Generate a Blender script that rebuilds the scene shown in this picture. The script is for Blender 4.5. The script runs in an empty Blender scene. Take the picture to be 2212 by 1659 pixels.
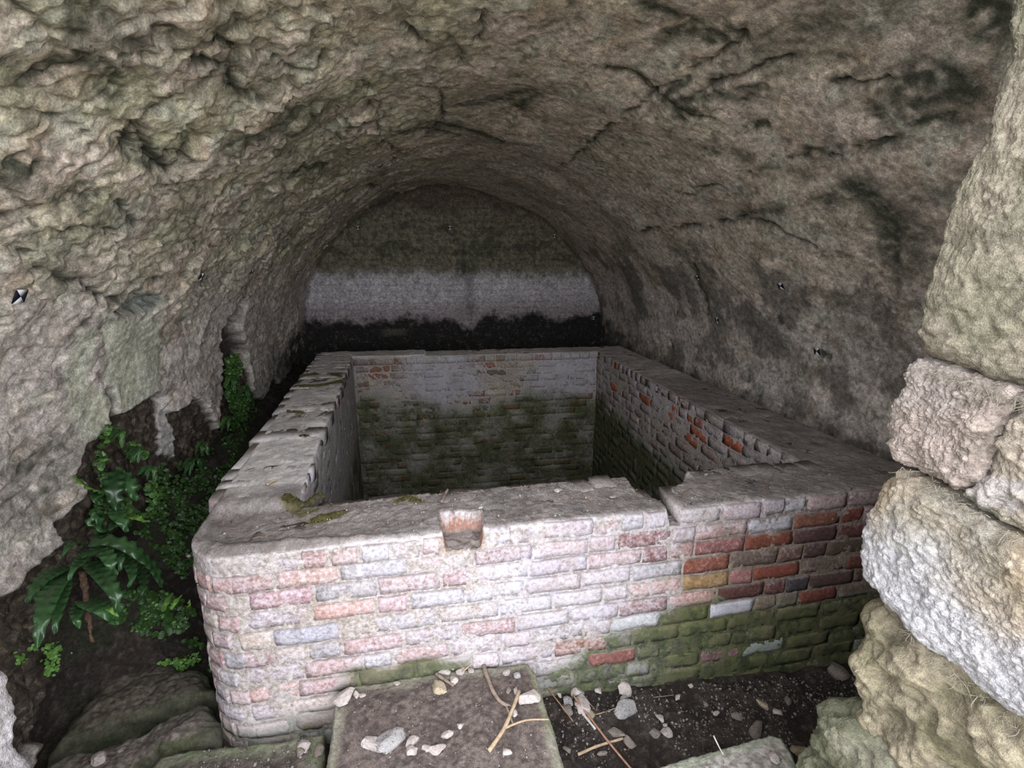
import bpy, math, random
import numpy as np
from mathutils import Vector, Matrix

random.seed(7)
RNG = np.random.default_rng(11)
SC = bpy.context.scene
COL = SC.collection

# ------------------------------------------------------------------ camera, world, portal, exposure
EYE = np.array([0.0, 0.0, 1.9])
FPX, CX, CY = 1050.0, 1106.0, 829.5
PITCH, YAW = math.radians(13.9), math.radians(10.3)
FWD = np.array([math.sin(YAW) * math.cos(PITCH), math.cos(YAW) * math.cos(PITCH), -math.sin(PITCH)])
RIGHT = np.array([math.cos(YAW), -math.sin(YAW), 0.0])
UP = np.cross(RIGHT, FWD)
cam = bpy.data.cameras.new('camera')
cam.sensor_width = 36.0
cam.lens = FPX / 2212.0 * 36.0
cam.clip_start = 0.01
cam_ob = bpy.data.objects.new('camera', cam)
COL.objects.link(cam_ob)
cam_ob.matrix_world = Matrix([[RIGHT[i], UP[i], -FWD[i], EYE[i]] for i in range(3)] + [[0, 0, 0, 1]])
SC.camera = cam_ob

SKY_STRENGTH = 6.0
world = bpy.data.worlds.new('overcast_sky')
SC.world = world
world.use_nodes = True
wn = world.node_tree
wn.nodes['Background'].inputs['Strength'].default_value = SKY_STRENGTH
tc = wn.nodes.new('ShaderNodeTexCoord')
sep = wn.nodes.new('ShaderNodeSeparateXYZ')
rmp = wn.nodes.new('ShaderNodeValToRGB')
rmp.color_ramp.elements[0].position = 0.0
rmp.color_ramp.elements[0].color = (0.92, 0.955, 1.04, 1)
rmp.color_ramp.elements[1].position = 0.8
rmp.color_ramp.elements[1].color = (0.97, 1.0, 1.09, 1)
wn.links.new(tc.outputs['Generated'], sep.inputs[0])
wn.links.new(sep.outputs['Z'], rmp.inputs[0])
wn.links.new(rmp.outputs[0], wn.nodes['Background'].inputs['Color'])

pl = bpy.data.lights.new('doorway_portal', 'AREA')
pl.shape = 'RECTANGLE'
pl.size, pl.size_y = 4.6, 3.6
pl.cycles.is_portal = True
po = bpy.data.objects.new('doorway_portal', pl)
COL.objects.link(po)
po.location = (0.4, 0.30, 1.5)
po.rotation_euler = (math.radians(90), 0, 0)

SC.view_settings.view_transform = 'Standard'
SC.view_settings.look = 'None'
SC.view_settings.gamma = 1.0
SC.view_settings.use_curve_mapping = False
SC.view_settings.exposure = 0.62
SC.cycles.max_bounces = 10
SC.cycles.diffuse_bounces = 8

# ------------------------------------------------------------------ rays through the lens, used to read positions off the photograph
def ray(px, py):
    return (px - CX) / FPX * RIGHT - (py - CY) / FPX * UP + FWD
def on_z(px, py, z):
    d = ray(px, py); return EYE + d * ((z - EYE[2]) / d[2])
def on_y(px, py, y):
    d = ray(px, py); return EYE + d * (y / d[1])
def on_x(px, py, x):
    d = ray(px, py); return EYE + d * (x / d[0])

# ------------------------------------------------------------------ noise
_perm = np.random.default_rng(3).permutation(256).astype(np.int64)
_perm = np.concatenate([_perm, _perm])
_g = np.random.default_rng(4).normal(size=(256, 3)); _g /= np.linalg.norm(_g, axis=1)[:, None]
def noise(p):
    p = np.asarray(p, float)
    i = np.floor(p).astype(np.int64); f = p - i
    i &= 255
    u = f * f * f * (f * (f * 6 - 15) + 10)
    out = 0.0
    for dx in (0, 1):
        wx = u[..., 0] if dx else 1 - u[..., 0]
        hx = _perm[(i[..., 0] + dx) & 255]
        for dy in (0, 1):
            wy = u[..., 1] if dy else 1 - u[..., 1]
            hy = _perm[hx + ((i[..., 1] + dy) & 255)]
            for dz in (0, 1):
                wz = u[..., 2] if dz else 1 - u[..., 2]
                g = _g[_perm[hy + ((i[..., 2] + dz) & 255)]]
                out = out + wx * wy * wz * (g[..., 0] * (f[..., 0] - dx) + g[..., 1] * (f[..., 1] - dy) + g[..., 2] * (f[..., 2] - dz))
    return out * 1.5
def fbm(p, o=4, lac=2.03, gain=0.5):
    a, s, r = 1.0, 1.0, 0.0
    p = np.asarray(p, float)
    for k in range(o):
        r = r + a * noise(p * s + 17.3 * k); a *= gain; s *= lac
    return r
def sstep(a, b, x):
    t = np.clip((x - a) / (b - a), 0, 1); return t * t * (3 - 2 * t)
def cells(p2, seed=0):
    """2D Worley: F1, F2-F1 and a random number per cell"""
    i = np.floor(p2).astype(np.int64); f = p2 - i
    F1 = np.full(len(p2), 9.0); F2 = np.full(len(p2), 9.0); idv = np.zeros(len(p2)); tl_ = np.zeros(len(p2))
    for dx in (-1, 0, 1):
        for dy in (-1, 0, 1):
            h = _perm[(_perm[(i[:, 0] + dx + seed) & 255] + i[:, 1] + dy) & 255]
            h2 = _perm[h + 31]
            ex, ey = dx + h / 256.0 - f[:, 0], dy + h2 / 256.0 - f[:, 1]; d = np.hypot(ex, ey)
            near = d < F1
            F2 = np.where(near, F1, np.minimum(F2, d))
            idv = np.where(near, _perm[h2 + 7] / 256.0, idv)
            tl_ = np.where(near, ex * (_perm[h2 + 91] / 128.0 - 1) + ey * (_perm[h2 + 143] / 128.0 - 1), tl_)
            F1 = np.where(near, d, F1)
    return F1, F2 - F1, idv, tl_
def mixc(a, b, t):
    return np.asarray(a) * (1 - t)[:, None] + np.asarray(b) * t[:, None]
def seg_dist(p, poly, closed=False):
    """distance from 2D points to a polyline"""
    d = np.full(len(p), 1e9)
    n = len(poly)
    for k in range(n if closed else n - 1):
        a, b = np.asarray(poly[k], float), np.asarray(poly[(k + 1) % n], float)
        ab = b - a
        t = np.clip(((p - a) @ ab) / max(ab @ ab, 1e-12), 0, 1)
        q = p - a - t[:, None] * ab
        d = np.minimum(d, np.hypot(q[:, 0], q[:, 1]))
    return d
def in_poly(p, poly):
    r = np.zeros(len(p), bool); n = len(poly)
    for k in range(n):
        (x0, y0), (x1, y1) = poly[k], poly[(k + 1) % n]
        c = ((y0 > p[:, 1]) != (y1 > p[:, 1])) & (p[:, 0] < (x1 - x0) * (p[:, 1] - y0) / ((y1 - y0) or 1e-9) + x0)
        r ^= c
    return r
def sdf(p, poly):
    """negative inside"""
    d = seg_dist(p, poly, True); return np.where(in_poly(p, poly), -d, d)

# ------------------------------------------------------------------ mesh helpers
def mk(name, v, f, mat, parent=None, smooth=True, attrs=None, loc=None, **props):
    """one mesh object; f: (n,4) or (n,3) array, or a list of such arrays"""
    me = bpy.data.meshes.new(name)
    v = np.asarray(v, np.float32)
    fl = f if isinstance(f, list) else [f]
    fl = [np.asarray(a, np.int32) for a in fl if len(a)]
    loops = np.concatenate([a.ravel() for a in fl])
    sizes = np.concatenate([np.full(len(a), a.shape[1], np.int32) for a in fl])
    starts = np.concatenate([[0], np.cumsum(sizes)[:-1]]).astype(np.int32)
    me.vertices.add(len(v)); me.vertices.foreach_set('co', v.ravel())
    me.loops.add(len(loops)); me.loops.foreach_set('vertex_index', loops)
    me.polygons.add(len(sizes)); me.polygons.foreach_set('loop_start', starts); me.polygons.foreach_set('loop_total', sizes)
    me.update(calc_edges=True)
    if smooth: me.polygons.foreach_set('use_smooth', np.ones(len(sizes), bool))
    for an, av in (attrs or {}).items():
        av = np.asarray(av, np.float32)
        if av.ndim == 2:
            a = me.color_attributes.new(an, 'FLOAT_COLOR', 'POINT')
            a.data.foreach_set('color', np.concatenate([av, np.ones((len(av), 1), np.float32)], 1).ravel())
        else:
            a = me.attributes.new(an, 'FLOAT', 'POINT'); a.data.foreach_set('value', av)
    me.validate()
    for m in (mat if isinstance(mat, (list, tuple)) else [mat]): me.materials.append(m)
    o = bpy.data.objects.new(name, me); COL.objects.link(o)
    if parent: o.parent = parent
    if loc is not None: o.location = loc
    for k, x in props.items(): o[k] = x
    return o
def thing(name, label, cat, loc=(0, 0, 0), group=None, kind=None):
    o = bpy.data.objects.new(name, None); COL.objects.link(o); o.location = loc; o.empty_display_size = 0.1
    if label: o['label'] = label
    if cat: o['category'] = cat
    if group: o['group'] = group
    if kind: o['kind'] = kind
    return o
def tag(o, label, cat, group=None, kind=None):
    o['label'] = label; o['category'] = cat
    if group: o['group'] = group
    if kind: o['kind'] = kind
    return o
def grid_faces(nu, nv, wrap_u=False):
    """vertex index = iu*nv + iv"""
    iu = np.arange(nu if wrap_u else nu - 1); iv = np.arange(nv - 1)
    a, b = np.meshgrid(iu, iv, indexing='ij'); a = a.ravel(); b = b.ravel(); a2 = (a + 1) % nu
    return np.stack([a * nv + b, a2 * nv + b, a2 * nv + b + 1, a * nv + b + 1], 1)
def grid_normals(P3):
    du = np.gradient(P3, axis=0); dv = np.gradient(P3, axis=1)
    n = np.cross(du, dv); return n / np.maximum(np.linalg.norm(n, axis=2), 1e-9)[..., None]

# ------------------------------------------------------------------ material helpers
class NT:
    def __init__(s, name):
        s.m = bpy.data.materials.new(name); s.m.use_nodes = True
        s.t = s.m.node_tree; s.b = s.t.nodes['Principled BSDF']
        s.b.inputs['Specular IOR Level'].default_value = 0.25
        s.pos = s.n('ShaderNodeNewGeometry')
    def n(s, typ, **kw):
        x = s.t.nodes.new(typ)
        for k, v in kw.items(): setattr(x, k, v)
        return x
    def put(s, sock, v):
        if isinstance(v, bpy.types.NodeSocket): s.t.links.new(v, sock)
        elif isinstance(v, tuple) and len(v) == 3 and len(sock.default_value) == 4: sock.default_value = (*v, 1)
        else: sock.default_value = v
    def noise(s, scale, detail=4, rough=0.55, dist=0.0, vec=None):
        x = s.n('ShaderNodeTexNoise'); s.put(x.inputs['Vector'], vec or s.pos.outputs['Position'])
        x.inputs['Scale'].default_value = scale; x.inputs['Detail'].default_value = detail
        x.inputs['Roughness'].default_value = rough; x.inputs['Distortion'].default_value = dist
        return x.outputs['Fac']
    def voro(s, scale, feature='F1', vec=None):
        x = s.n('ShaderNodeTexVoronoi', feature=feature); s.put(x.inputs['Vector'], vec or s.pos.outputs['Position'])
        x.inputs['Scale'].default_value = scale; return x.outputs['Distance']
    def math(s, op, a, b=0.0, c=0.0):
        x = s.n('ShaderNodeMath', operation=op)
        for k, v in enumerate((a, b, c)): s.put(x.inputs[k], v)
        return x.outputs[0]
    def ramp(s, v, a, b, lo=0.0, hi=1.0):
        x = s.n('ShaderNodeMapRange', interpolation_type='SMOOTHSTEP'); s.put(x.inputs['Value'], v)
        for k, q in (('From Min', a), ('From Max', b), ('To Min', lo), ('To Max', hi)): s.put(x.inputs[k], q)
        return x.outputs[0]
    def mix(s, f, a, b, mode='MIX'):
        x = s.n('ShaderNodeMix', data_type='RGBA', blend_type=mode)
        s.put(x.inputs[0], f); s.put(x.inputs[6], a); s.put(x.inputs[7], b); return x.outputs[2]
    def attr(s, name, out='Fac'):
        x = s.n('ShaderNodeAttribute', attribute_name=name); return x.outputs[out]
    def scalec(s, c, f):
        x = s.n('ShaderNodeVectorMath', operation='SCALE'); s.put(x.inputs[0], c); s.put(x.inputs['Scale'], f); return x.outputs[0]
    def nz(s):
        x = s.n('ShaderNodeSeparateXYZ'); s.t.links.new(s.pos.outputs['Normal'], x.inputs[0]); return x.outputs['Z']
    def bump(s, h, strength=0.5, dist=0.01, prev=None):
        x = s.n('ShaderNodeBump'); x.inputs['Strength'].default_value = strength; x.inputs['Distance'].default_value = dist
        s.put(x.inputs['Height'], h)
        if prev: s.put(x.inputs['Normal'], prev)
        return x.outputs[0]
    def done(s, color, rough=0.9, normal=None):
        s.put(s.b.inputs['Base Color'], color); s.put(s.b.inputs['Roughness'], rough)
        if normal: s.put(s.b.inputs['Normal'], normal)
        return s.m

def mat_rock():
    m = NT('weathered_limestone')
    c = m.attr('Col', 'Color')
    n1 = m.noise(35, 6, 0.65); n2 = m.noise(140, 3, 0.6); n3 = m.noise(8, 4)
    n4 = m.noise(17, 8, 0.72, 1.2)
    f = m.math('MULTIPLY', m.ramp(n1, 0.25, 0.75, 0.62, 1.34), m.ramp(n2, 0.2, 0.8, 0.72, 1.25))
    f = m.math('MULTIPLY', f, m.ramp(n4, 0.3, 0.7, 0.70, 1.22))
    c = m.mix(m.math('MULTIPLY', m.ramp(n4, 0.56, 0.66), 0.25), c, m.mix(0.5, c, (0.75, 0.69, 0.58)))
    b = m.bump(n1, 0.22, 0.010); b = m.bump(n2, 0.25, 0.004, b)
    return m.done(m.scalec(c, f), 0.92, b)
def mat_masonry():
    m = NT('limewashed_brickwork')
    c = m.attr('Col', 'Color'); lime = m.attr('lime'); moss = m.attr('moss')
    n1 = m.noise(13, 7, 0.68, .6); n2 = m.noise(70, 5, 0.65); n3 = m.noise(260, 2, 0.6); n4 = m.noise(24, 7, 0.72, .8); n5 = m.noise(5, 5, .6)
    base = m.scalec(c, m.math('MULTIPLY', m.ramp(n2, 0.2, 0.8, 0.6, 1.4), m.ramp(n4, 0.3, 0.7, 0.8, 1.2)))
    lv = m.math('ADD', lime, m.math('ADD', m.math('MULTIPLY_ADD', n4, 1.5, -0.75), m.math('MULTIPLY_ADD', n2, 1.3, -0.65)))
    lf = m.math('MULTIPLY', m.ramp(lv, 0.15, 1.15), 0.86)
    limec = m.mix(m.ramp(n1, 0.35, 0.65), (0.405, 0.37, 0.375), (0.475, 0.455, 0.52))
    limec = m.mix(m.math('MULTIPLY', m.ramp(n5, 0.45, 0.6), 0.5), limec, (0.53, 0.51, 0.535))
    limec = m.scalec(limec, m.ramp(n2, 0.25, 0.7, 0.78, 1.12))
    col = m.mix(lf, base, limec)
    mv = m.math('ADD', moss, m.math('ADD', m.math('MULTIPLY_ADD', n4, 1.3, -0.65), m.math('MULTIPLY_ADD', n2, 0.9, -0.45)))
    mf = m.math('MULTIPLY', m.ramp(mv, 0.30, 0.85), 0.92)
    mossc = m.mix(m.ramp(n1, 0.36, 0.62), (0.020, 0.034, 0.012), (0.085, 0.100, 0.036))
    mossc = m.mix(m.math('MULTIPLY', m.ramp(n4, 0.54, 0.66), 0.55), mossc, (0.165, 0.19, 0.055))
    mossc = m.mix(m.math('MULTIPLY', m.ramp(n5, 0.48, 0.60), 0.45), mossc, (0.115, 0.10, 0.055))
    rim = m.math('MULTIPLY', m.math('MULTIPLY', m.ramp(mv, 0.12, 0.36), m.ramp(mv, 0.62, 0.40)), m.ramp(moss, 0.3, 0.5))
    col = m.mix(m.math('MULTIPLY', rim, 0.5), col, (0.28, 0.32, 0.28))
    col = m.mix(mf, col, mossc)
    up = m.ramp(m.math('ADD', m.nz(), m.math('MULTIPLY_ADD', n2, 0.3, -0.15)), 0.45, 0.85)
    dirt = m.mix(m.ramp(n4, 0.35, 0.65), (0.150, 0.126, 0.112), (0.245, 0.22, 0.205))
    dirt = m.mix(m.ramp(m.attr('pale'), 0, 1), dirt, m.mix(m.ramp(n4, 0.35, 0.65), (0.48, 0.44, 0.415), (0.70, 0.665, 0.64)))
    dirt = m.mix(m.math('MULTIPLY', m.ramp(n3, 0.60, 0.7), 0.8), dirt, (0.52, 0.48, 0.44))
    dirt = m.mix(m.math('MULTIPLY', m.ramp(n3, 0.42, 0.34), 0.7), dirt, (0.10, 0.08, 0.065))
    dirt = m.mix(m.math('MULTIPLY', mf, 0.9), dirt, (0.12, 0.105, 0.035))
    dirt = m.scalec(dirt, m.math('MULTIPLY', m.ramp(n5, 0.3, 0.7, 0.72, 1.2), m.ramp(m.n('ShaderNodeObjectInfo').outputs['Random'], 0, 1, 0.84, 1.16)))
    col = m.mix(m.math('MULTIPLY', up, 0.93), col, dirt)
    b = m.bump(n2, 0.5, 0.010); b = m.bump(n3, 0.4, 0.004, b)
    return m.done(col, 0.92, b)
def mat_stone(name, c1, c2, c3, s=1.0, bump=0.6):
    """c1/c2 large mottling, c3 speckle"""
    m = NT(name)
    n1 = m.noise(6 * s, 6, 0.6); n2 = m.noise(55 * s, 5, 0.65); n3 = m.noise(200 * s, 3)
    c = m.mix(m.ramp(n1, 0.35, 0.65), c1, c2)
    c = m.mix(m.ramp(n2, 0.52, 0.68), c, c3)
    c = m.scalec(c, m.ramp(n3, 0.2, 0.8, 0.7, 1.3))
    b = m.bump(n2, bump, 0.012); b = m.bump(n3, bump * 0.7, 0.004, b)
    return m.done(c, 0.92, b)
def mat_attr(name, n_scale=60, amp=0.35, rough=0.9, bump=0.5, bdist=0.008):
    m = NT(name)
    n1 = m.noise(n_scale, 5, 0.65); n2 = m.noise(n_scale * 4, 3)
    f = m.math('MULTIPLY', m.ramp(n1, 0.25, 0.75, 1 - amp, 1 + amp), m.ramp(n2, 0.2, 0.8, 1 - amp * .6, 1 + amp * .6))
    b = m.bump(n1, bump, bdist); b = m.bump(n2, bump * 0.8, bdist * 0.4, b)
    return m.done(m.scalec(m.attr('Col', 'Color'), f), rough, b)
def mat_leaf(name, c1, c2, rough=0.32, spec=0.5):
    m = NT(name)
    n = m.noise(30, 4); n2 = m.noise(160, 3)
    r = m.n('ShaderNodeObjectInfo').outputs['Random']
    c = m.mix(m.ramp(n, 0.3, 0.7), c1, c2)
    c = m.scalec(c, m.ramp(r, 0, 1, 0.7, 1.35))
    m.b.inputs['Specular IOR Level'].default_value = spec
    return m.done(c, rough, m.bump(n2, 0.3, 0.003))
def mat_wood(name, c1, c2):
    m = NT(name)
    n = m.noise(60, 5, 0.6); n2 = m.noise(300, 3)
    return m.done(m.mix(m.ramp(n, 0.35, 0.65), c1, c2), 0.8, m.bump(n2, 0.5, 0.003))

ROCK = mat_rock()
BRICKMAT = mat_masonry()
JAMB = mat_attr('crusted_stone', 90, 0.3, 0.93, 0.7, 0.006)
EARTH = mat_attr('dark_earth', 70, 0.45, 0.97, 0.8, 0.012)
SLABMAT = mat_attr('worn_flagstone', 80, 0.3, 0.92, 0.6, 0.006)

# ------------------------------------------------------------------ vault: profile in X,Z swept along Y
PROF = np.array([(-1.70, -0.75), (-1.70, -0.3), (-1.685, 0.2), (-1.67, 0.6), (-1.65, 0.9), (-1.60, 1.2), (-1.52, 1.55), (-1.36, 1.90), (-1.03, 2.29), (-0.62, 2.60), (-0.18, 2.82),
                 (0.28, 2.925), (0.65, 2.91), (1.12, 2.79), (1.54, 2.61), (1.88, 2.37), (2.20, 2.05), (2.46, 1.72), (2.60, 1.40), (2.68, 1.05), (2.71, 0.6), (2.72, 0.1), (2.72, -0.75)])
def smooth_curve(pts, n):
    pts = np.asarray(pts, float); k = len(pts); out = []
    e = np.concatenate([[2 * pts[0] - pts[1]], pts, [2 * pts[-1] - pts[-2]]])
    for i in range(k - 1):
        p0, p1, p2, p3 = e[i:i + 4]; t = np.linspace(0, 1, 24, endpoint=False)[:, None]
        out.append(0.5 * (2 * p1 + (p2 - p0) * t + (2 * p0 - 5 * p1 + 4 * p2 - p3) * t ** 2 + (3 * p1 - p0 - 3 * p2 + p3) * t ** 3))
    c = np.concatenate(out + [pts[-1:]])
    L = np.concatenate([[0], np.cumsum(np.linalg.norm(np.diff(c, axis=0), axis=1))])
    s = np.linspace(0, L[-1], n)
    return np.stack([np.interp(s, L, c[:, j]) for j in range(c.shape[1])], 1), s
PC, PS = smooth_curve(PROF, 1500)
SLEN = PS[-1]
VC = np.array([0.5, 0.4])
PANG = np.unwrap(np.arctan2(PC[:, 1] - VC[1], PC[:, 0] - VC[0]))
PRAD = np.hypot(PC[:, 0] - VC[0], PC[:, 1] - VC[1])
Y_BACK, Y_FRONT = 7.05, 0.40
_oa = np.argsort(PANG)
def on_vault(px, py):
    """(s, Y, xyz) where the ray meets the vault"""
    d = ray(px, py); t = np.linspace(0.5, 9, 6000)
    q = EYE + d * t[:, None]
    a = np.arctan2(q[:, 2] - VC[1], q[:, 0] - VC[0])
    lo = PANG.min(); a = lo + np.mod(a - lo, 2 * math.pi)
    R = np.interp(a, PANG[_oa], PRAD[_oa])
    k = np.argmax(np.hypot(q[:, 0] - VC[0], q[:, 2] - VC[1]) > R)
    return np.interp(a[k], PANG[_oa], PS[_oa]), q[k, 1], q[k]
def vpoly(pts):
    return [on_vault(*p)[:2] for p in pts]

NS, NY = 800, 640
sv = np.linspace(0, SLEN, NS)
yv = Y_FRONT + (Y_BACK - Y_FRONT) * (0.42 * np.linspace(0, 1, NY) + 0.58 * np.linspace(0, 1, NY) ** 1.7)
px_ = np.interp(sv, PS, PC[:, 0]); pz_ = np.interp(sv, PS, PC[:, 1])
tx, tz = np.gradient(px_), np.gradient(pz_); tl = np.hypot(tx, tz)
nx_, nz_ = tz / tl, -tx / tl                       # inward normal (profile runs left wall -> crown -> right wall)
S2, Y2 = np.meshgrid(sv, yv, indexing='ij'); S2 = S2.ravel(); Y2 = Y2.ravel()
X0 = np.repeat(px_, NY); Z0 = np.repeat(pz_, NY)
NXv = np.repeat(nx_, NY); NZv = np.repeat(nz_, NY)
P0 = np.stack([X0, Y2, Z0], 1); SY = np.stack([S2, Y2], 1)

# wall features read off the photograph, as outlines in (arc length, depth)
wn1 = fbm(P0 * 5.0, 3); wn2 = fbm(P0 * 18.0 + 5, 3)
SYW = SY + np.stack([wn1, fbm(P0 * 5.0 + 40, 3)], 1) * 0.035 + np.stack([wn2, fbm(P0 * 18.0 + 60, 2)], 1) * 0.012
OFF1 = vpoly([(-40, 1300), (0, 1298), (32, 1288), (62, 1240), (100, 1205), (142, 1165), (115, 1140), (150, 1105), (185, 1080), (190, 1040), (165, 1012), (175, 965), (215, 940), (231, 912),
              (226, 842), (236, 842), (252, 893), (285, 880), (318, 858), (346, 850), (352, 880), (372, 890), (410, 862), (440, 880), (470, 930), (486, 850), (486, 765), (510, 760), (538, 800), (545, 850), (575, 860), (600, 800), (610, 840), (640, 780), (660, 800), (620, 900), (500, 1080), (440, 1250), (420, 1420), (300, 1560), (-60, 1640)])
RECESS = vpoly([(482, 760), (488, 700), (500, 676), (515, 668), (520, 648), (532, 642), (533, 660), (526, 690), (526, 720), (540, 760), (538, 800), (510, 770)])
NICHE = vpoly([(215, 672), (240, 660), (255, 640), (270, 622), (300, 618), (328, 634), (334, 650), (325, 668), (300, 678), (270, 678)])
PALE = vpoly([(205, 690), (222, 672), (300, 680), (330, 690), (338, 740), (345, 800), (346, 845), (318, 858), (285, 880), (252, 893), (236, 842), (226, 830), (225, 780), (215, 740)])
PALE2 = vpoly([(155, 730), (200, 690), (205, 720), (195, 780), (190, 830), (225, 842), (230, 912), (215, 940), (180, 955), (150, 900), (135, 820)])
DRIP = vpoly([(348, 850), (356, 860), (372, 900), (384, 930), (390, 985), (356, 990), (352, 930)])
off = sdf(SYW, OFF1); rec = sdf(SYW, RECESS); nic = sdf(SYW, NICHE); pale = sdf(SYW, PALE); pal2 = sdf(SYW, PALE2); drip = sdf(SYW, DRIP)
m_drip = sstep(0.015, -0.015, drip)
m_off = sstep(0.012, -0.012, off) * (1 - m_drip); m_rec = sstep(0.015, -0.02, rec); m_nic = sstep(0.02, -0.03, nic)
m_pale = np.maximum(sstep(0.008, -0.022, pale), 0.85 * sstep(0.012, -0.03, pal2)) * (1 - m_off)

# stains, two holes whose shade is painted as dark spots, and cracks: (pixels on the vault, width in metres, strength)
STAINS_HOLES = [([(1395, 20), (1450, 45), (1500, 70)], .05, .8), ([(1450, 90), (1510, 75), (1560, 110)], .035, .8), ([(1430, 100), (1480, 90)], .04, .7), ([(1480, 60), (1530, 110)], .03, .8), ([(1540, 60), (1600, 95), (1560, 90)], .03, .6),
          ([(1320, 155), (1380, 175), (1430, 210)], .035, .9), ([(1430, 210), (1500, 235)], .05, .8), ([(1480, 215), (1540, 205), (1580, 215)], .04, .7), ([(1430, 215), (1475, 175)], .03, .8),
          ([(1100, 210), (1160, 200), (1120, 240)], .06, .7), ([(760, 270), (830, 250)], .04, .7), ([(900, 270), (1000, 280), (1080, 300)], .09, .65), ([(1000, 230), (1100, 225)], .07, .6), ([(850, 285), (1000, 300)], .05, .6),
          ([(500, 315), (600, 270), (650, 235)], .07, .7), ([(600, 330), (700, 240)], .05, .5), ([(640, 375), (710, 362)], .06, .8), ([(440, 200), (520, 150)], .05, .5), ([(430, 85), (530, 115)], .035, .6),
          ([(60, 165), (175, 115)], .045, .8), ([(140, 10), (170, 60)], .06, .6), ([(220, 20), (300, 70)], .08, .5), ([(480, 50), (560, 60)], .06, .5), ([(0, 345), (60, 355)], .04, .9), ([(0, 375), (40, 380)], .05, .6),
          ([(200, 200), (270, 215)], .03, .7), ([(330, 235), (360, 210), (390, 200)], .03, .6), ([(290, 310), (290, 350), (340, 360)], .025, .6), ([(395, 300), (400, 340)], .025, .5),
          ([(1600, 120), (1700, 100), (1800, 60)], .11, .45), ([(1650, 150), (1800, 130)], .09, .45), ([(1830, 60), (1960, 20)], .09, .4), ([(1940, 180), (2010, 150), (2060, 180)], .07, .8), ([(1960, 210), (2080, 205)], .07, .85), ([(1900, 240), (2000, 260), (2060, 255)], .06, .7), ([(1880, 330), (1940, 290)], .03, .7),
          ([(2120, 10), (2135, 70)], .06, .95), ([(1850, 400), (1880, 420), (1920, 500), (1925, 560)], .07, .85), ([(1780, 430), (1850, 405)], .05, .75), ([(1600, 470), (1690, 450)], .045, .6), ([(1740, 330), (1800, 340)], .025, .9), ([(1700, 345), (1760, 335), (1820, 310)], .02, .7),
          ([(1520, 310), (1620, 345)], .05, .55), ([(1640, 370), (1730, 380)], .06, .45), ([(1930, 470), (1980, 560)], .12, .5), ([(1500, 580), (1510, 620), (1530, 680)], .05, .75), ([(1620, 700), (1720, 780)], .12, .35), ([(1830, 700), (1900, 800)], .16, .35),
          ([(1590, 200), (1640, 195)], .03, .6), ([(1446, 735), (1449, 748)], .022, 1.3), ([(1774, 768), (1788, 776)], .03, 1.3), ([(1690, 700), (1686, 690)], .03, .9), ([(1600, 230), (1620, 210)], .03, .7), ([(1610, 280), (1650, 275)], .03, .9), ([(1480, 245), (1465, 230)], .03, .9), ([(1110, 180), (1150, 190)], .03, .5), ([(1160, 60), (1240, 55)], .03, .4), ([(1240, 30), (1230, 60)], .03, .4), ([(120, 430), (300, 470)], .05, .35), ([(60, 1010), (150, 985), (110, 1100)], .08, .55), ([(20, 1070), (90, 1120)], .06, .5)]
CRACKS = [[(1200, 368), (1270, 320), (1320, 270), (1390, 215), (1420, 195)], [(1420, 195), (1480, 165)], [(1480, 170), (1600, 110), (1605, 80)], [(1500, 205), (1640, 160), (1700, 145)], [(1320, 155), (1420, 205), (1500, 245), (1540, 255)],
          [(1790, 205), (1900, 180), (1920, 172)], [(1800, 340), (1930, 300)], [(1390, 500), (1500, 490), (1620, 480), (1680, 490), (1760, 540)], [(1480, 420), (1580, 390), (1620, 370)], [(930, 300), (960, 255), (950, 190)],
          [(460, 85), (500, 100), (540, 112)], [(425, 100), (440, 140), (500, 160), (540, 200), (570, 225)], [(300, 275), (340, 340), (380, 355), (400, 320)], [(300, 330), (285, 290), (320, 250), (370, 225)], [(585, 120), (620, 150), (680, 145), (730, 110)],
          [(140, 490), (230, 488), (280, 470)], [(0, 470), (60, 470), (100, 450)], [(180, 410), (250, 430), (300, 480)], [(230, 640), (290, 600), (350, 590)], [(0, 540), (60, 545)], [(240, 520), (320, 480)], [(60, 580), (160, 600), (230, 650)],
          [(150, 730), (190, 690)], [(860, 420), (800, 400), (740, 420), (690, 450)], [(1045, 20), (1040, 90)], [(990, 110), (1000, 140)], [(800, 190), (815, 290), (860, 330)], [(880, 60), (920, 100)], [(60, 165), (120, 170), (180, 120)]]
stain_hole = np.zeros(len(SY)); crack = np.zeros(len(SY))
for pts, w, a in STAINS_HOLES:
    pl_ = np.array(vpoly(pts))
    lo, hi = pl_.min(0) - 3.5 * w - .15, pl_.max(0) + 3.5 * w + .15
    k = np.flatnonzero(np.all((SY > lo) & (SY < hi), 1))
    d = seg_dist(SYW[k], pl_) + 0.6 * w * (wn1[k] + wn2[k])
    stain_hole[k] = np.maximum(stain_hole[k], a * np.exp(-(np.maximum(d, 0) / w) ** 2 * 0.9))
for pts in CRACKS:
    pl_ = np.array(vpoly(pts))
    lo, hi = pl_.min(0) - .3, pl_.max(0) + .3
    k = np.flatnonzero(np.all((SY > lo) & (SY < hi), 1))
    d = seg_dist(SYW[k], pl_)
    crack[k] = np.maximum(crack[k], np.exp(-(d / 0.012) ** 2) * np.clip(.85 + wn2[k] * 1.2 + wn1[k] * .8, 0, 1))
    stain_hole[k] = np.maximum(stain_hole[k], 0.45 * np.exp(-(d / 0.035) ** 2) * np.clip(.5 + wn1[k] * 1.5, 0, 1))

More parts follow.
